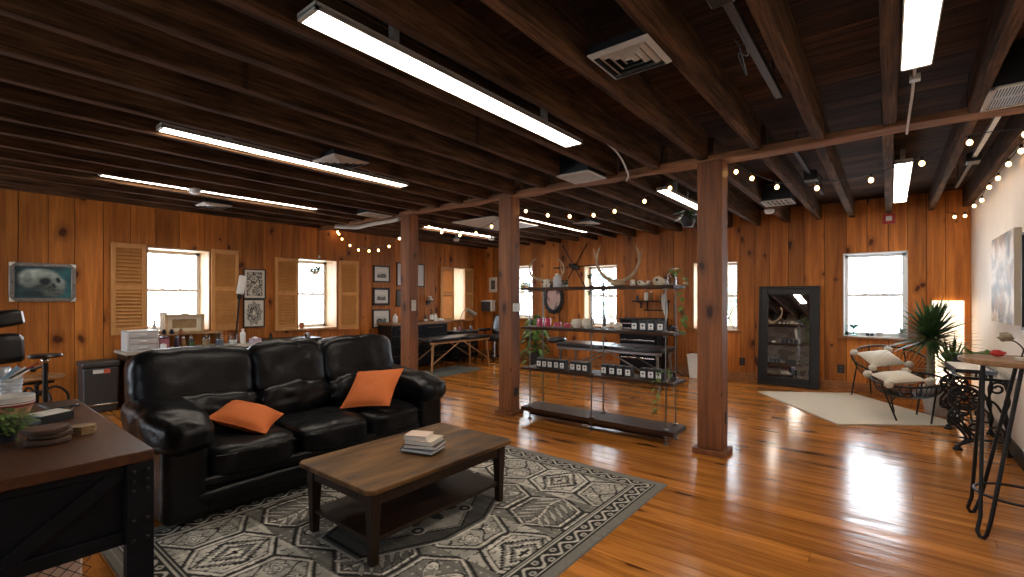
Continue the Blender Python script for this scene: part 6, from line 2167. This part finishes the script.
for k in range(40): b.leaf((q.uniform(-.02, .02), q.uniform(-.02, .02), .055), (q.uniform(-1, 1), q.uniform(-1, 1), q.uniform(.3, 1.3)), (0, 0, 1), q.uniform(.08, .15), .03, .3, 4)
obj(b, 'leaves', 'leaf_dark', t)

# tall bistro table with hairpin legs
bt = thing('bistro_table', 'tall round live edge wood table on black hairpin legs at right', 'table', (.60, 4.06, 0))
pr = [((.262 + .006 * math.sin(5 * a) + .004 * math.sin(11 * a + 1)) * math.cos(a), (.262 + .006 * math.sin(5 * a) + .004 * math.sin(11 * a + 1)) * math.sin(a)) for a in [2 * PI * k / 64 for k in range(64)]]
pr = [(min(p[0], .262), p[1]) for p in pr]
obj(B().prism(pr, 1.018, 1.05), 'tabletop', 'slab', bt, bevel=.008)
FT = [(-.18, .25), (-.18, -.18), (.20, .03)]
for k, (fx, fy) in enumerate(FT):
    d_ = Vector((fx, fy, 0)).normalized(); s_ = Vector((-d_.y, d_.x, 0))
    top1 = d_ * .12 + s_ * .10 + Vector((0, 0, 1.016)); top2 = d_ * .12 - s_ * .10 + Vector((0, 0, 1.016))
    f0 = Vector((fx, fy, .0))
    pth = [top1, f0 * .9 + s_ * .028 + Vector((0, 0, .12)), f0 + s_ * .026 + Vector((0, 0, .035)), f0 + s_ * .012 + Vector((0, 0, .011)), f0 - s_ * .012 + Vector((0, 0, .011)), f0 - s_ * .026 + Vector((0, 0, .035)), f0 * .9 - s_ * .028 + Vector((0, 0, .12)), top2]
    l_ = obj(B().taper(pth, .0105, 8), 'hairpin_leg', 'iron', bt)
    obj(B().box(d_ * .12 + Vector((0, 0, 1.0145)), (.05, .24, .006), RZ(math.atan2(d_.y, d_.x))), 'mount_plate', 'iron', l_)
obj(B().taper([(.193 * math.cos(2 * PI * k / 40) , .193 * math.sin(2 * PI * k / 40) + .02, .235) for k in range(40)], .0085, 8, closed=True), 'foot_ring', 'iron', bt)
# on the bistro table
zt = 1.0505
t = thing('metal_rose', 'dried brown rose standing on a dark stem on the tall table', 'flower', (.545, 4.20, zt))
obj(B().taper(bez([(.08, -.02, .004), (.09, 0, .05), (.06, .0, .09), (.03, 0, .105)], 6), .004, 6), 'stem', 'iron', t)
obj(B().ell((.015, 0, .12), (.032, .032, .028), n=12, amp=.35, seed=6), 'bud', 'bark', t)
b = B(); q = random.Random(2)
for k in range(10):
    a = k * 2.4; b.leaf((.015 + .02 * math.cos(a), .02 * math.sin(a), .10), (math.cos(a), math.sin(a), .8), (0, 0, 1), .032, .034, .1, 4, .4)
obj(b, 'petals', 'bark', t)
t = thing('red_rose', 'red rose with green leaves lying on the tall table', 'flower', (.50, 4.17, zt))
obj(B().ell((.02, 0, .02), (.036, .026, .02), n=12, amp=.35, seed=3), 'bloom', 'red', t)
obj(B().taper(bez([(0, 0, .012), (-.08, .02, .01), (-.13, .04, .006)], 6), .004, 6), 'stem', 'leaf', t)
b = B(); q = random.Random(5)
for k in range(8): b.leaf((-.02 - .012 * k, .005 * k, .010), (q.uniform(-1, .6), q.uniform(-.8, .8), .25), (0, 0, 1), .06, .03, .1, 4)
obj(b, 'leaves', 'leaf', t)
t = thing('round_coaster', 'white round coaster on the right of the tall table', 'coaster', (.62, 4.0, zt))
obj(B().lathe([(0, 0), (.055, 0), (.058, .006), (.05, .012), (0, .010)], n=28), 'plate', 'white', t)
obj(B().lathe([(.05, .0121), (.057, .0075), (.0575, .006)], n=28, cap=False), 'rim', 'tan', t)

# canvases on the right wall
framed('large marbled canvas painting with pale feather shapes on the white wall', 'R', 6.36, 1.60, 1.14, .83, canvas_art(3), 0, depth=.045, nx=110, ny=80, cat='painting', name='canvas_painting')
framed('dark framed canvas at the right picture edge on the white wall', 'R', 5.05, 1.55, .98, .78, canvas_art(31), .02, depth=.04, nx=60, ny=50, cat='painting', name='canvas_painting')

# ================================================================== OUTSIDE
def tree(loc, hgt, rad, seed, label):
    t = thing('garden_tree', label, 'tree', loc, group='trees outside the windows')
    q = random.Random(seed); tb = B()
    tb.taper(bez([(0, 0, 0), (.1, 0, hgt * .4), (0, .1, hgt * .75), (.05, 0, hgt)], 6), [.14 * (1 - .8 * i / 18) for i in range(19)], 8)
    b = B()
    for k in range(26):
        a = q.uniform(0, 6.28); z = q.uniform(.25, .95) * hgt
        e = Vector((math.cos(a), math.sin(a), q.uniform(.1, .7))) * rad * q.uniform(.5, 1.1) * (1.1 - z / hgt * .6)
        p = Vector((0, 0, z)); tb.taper([p, p + e * .6, p + e], [.035, .018, .005], 5)
        for m in range(26):
            c = p + e * q.uniform(.35, 1.1) + Vector((q.gauss(0, .16), q.gauss(0, .16), q.gauss(0, .13)))
            b.leaf(c, (q.uniform(-1, 1), q.uniform(-1, 1), q.uniform(-.6, .6)), (0, 0, 1), q.uniform(.12, .26), .09, .2, 3)
    obj(tb, 'branches', 'bark', t); obj(b, 'foliage', 'haze_leaf', t)
    return t


tree((-10.2, 13.2, -2.5), 6.6, 1.4, 1, 'leafy tree outside the window beside the middle post')
tree((-6.9, 13.5, -2.5), 6.2, 1.3, 2, 'leafy tree outside the far window above the pipe shelf')
tree((-3.4, 13.6, -2.5), 6.0, 1.2, 3, 'leafy tree outside the window right of the nearest post')
tree((.55, 17.5, -2.5), 7.0, .8, 4, 'slender tree outside the right window by the mirror')
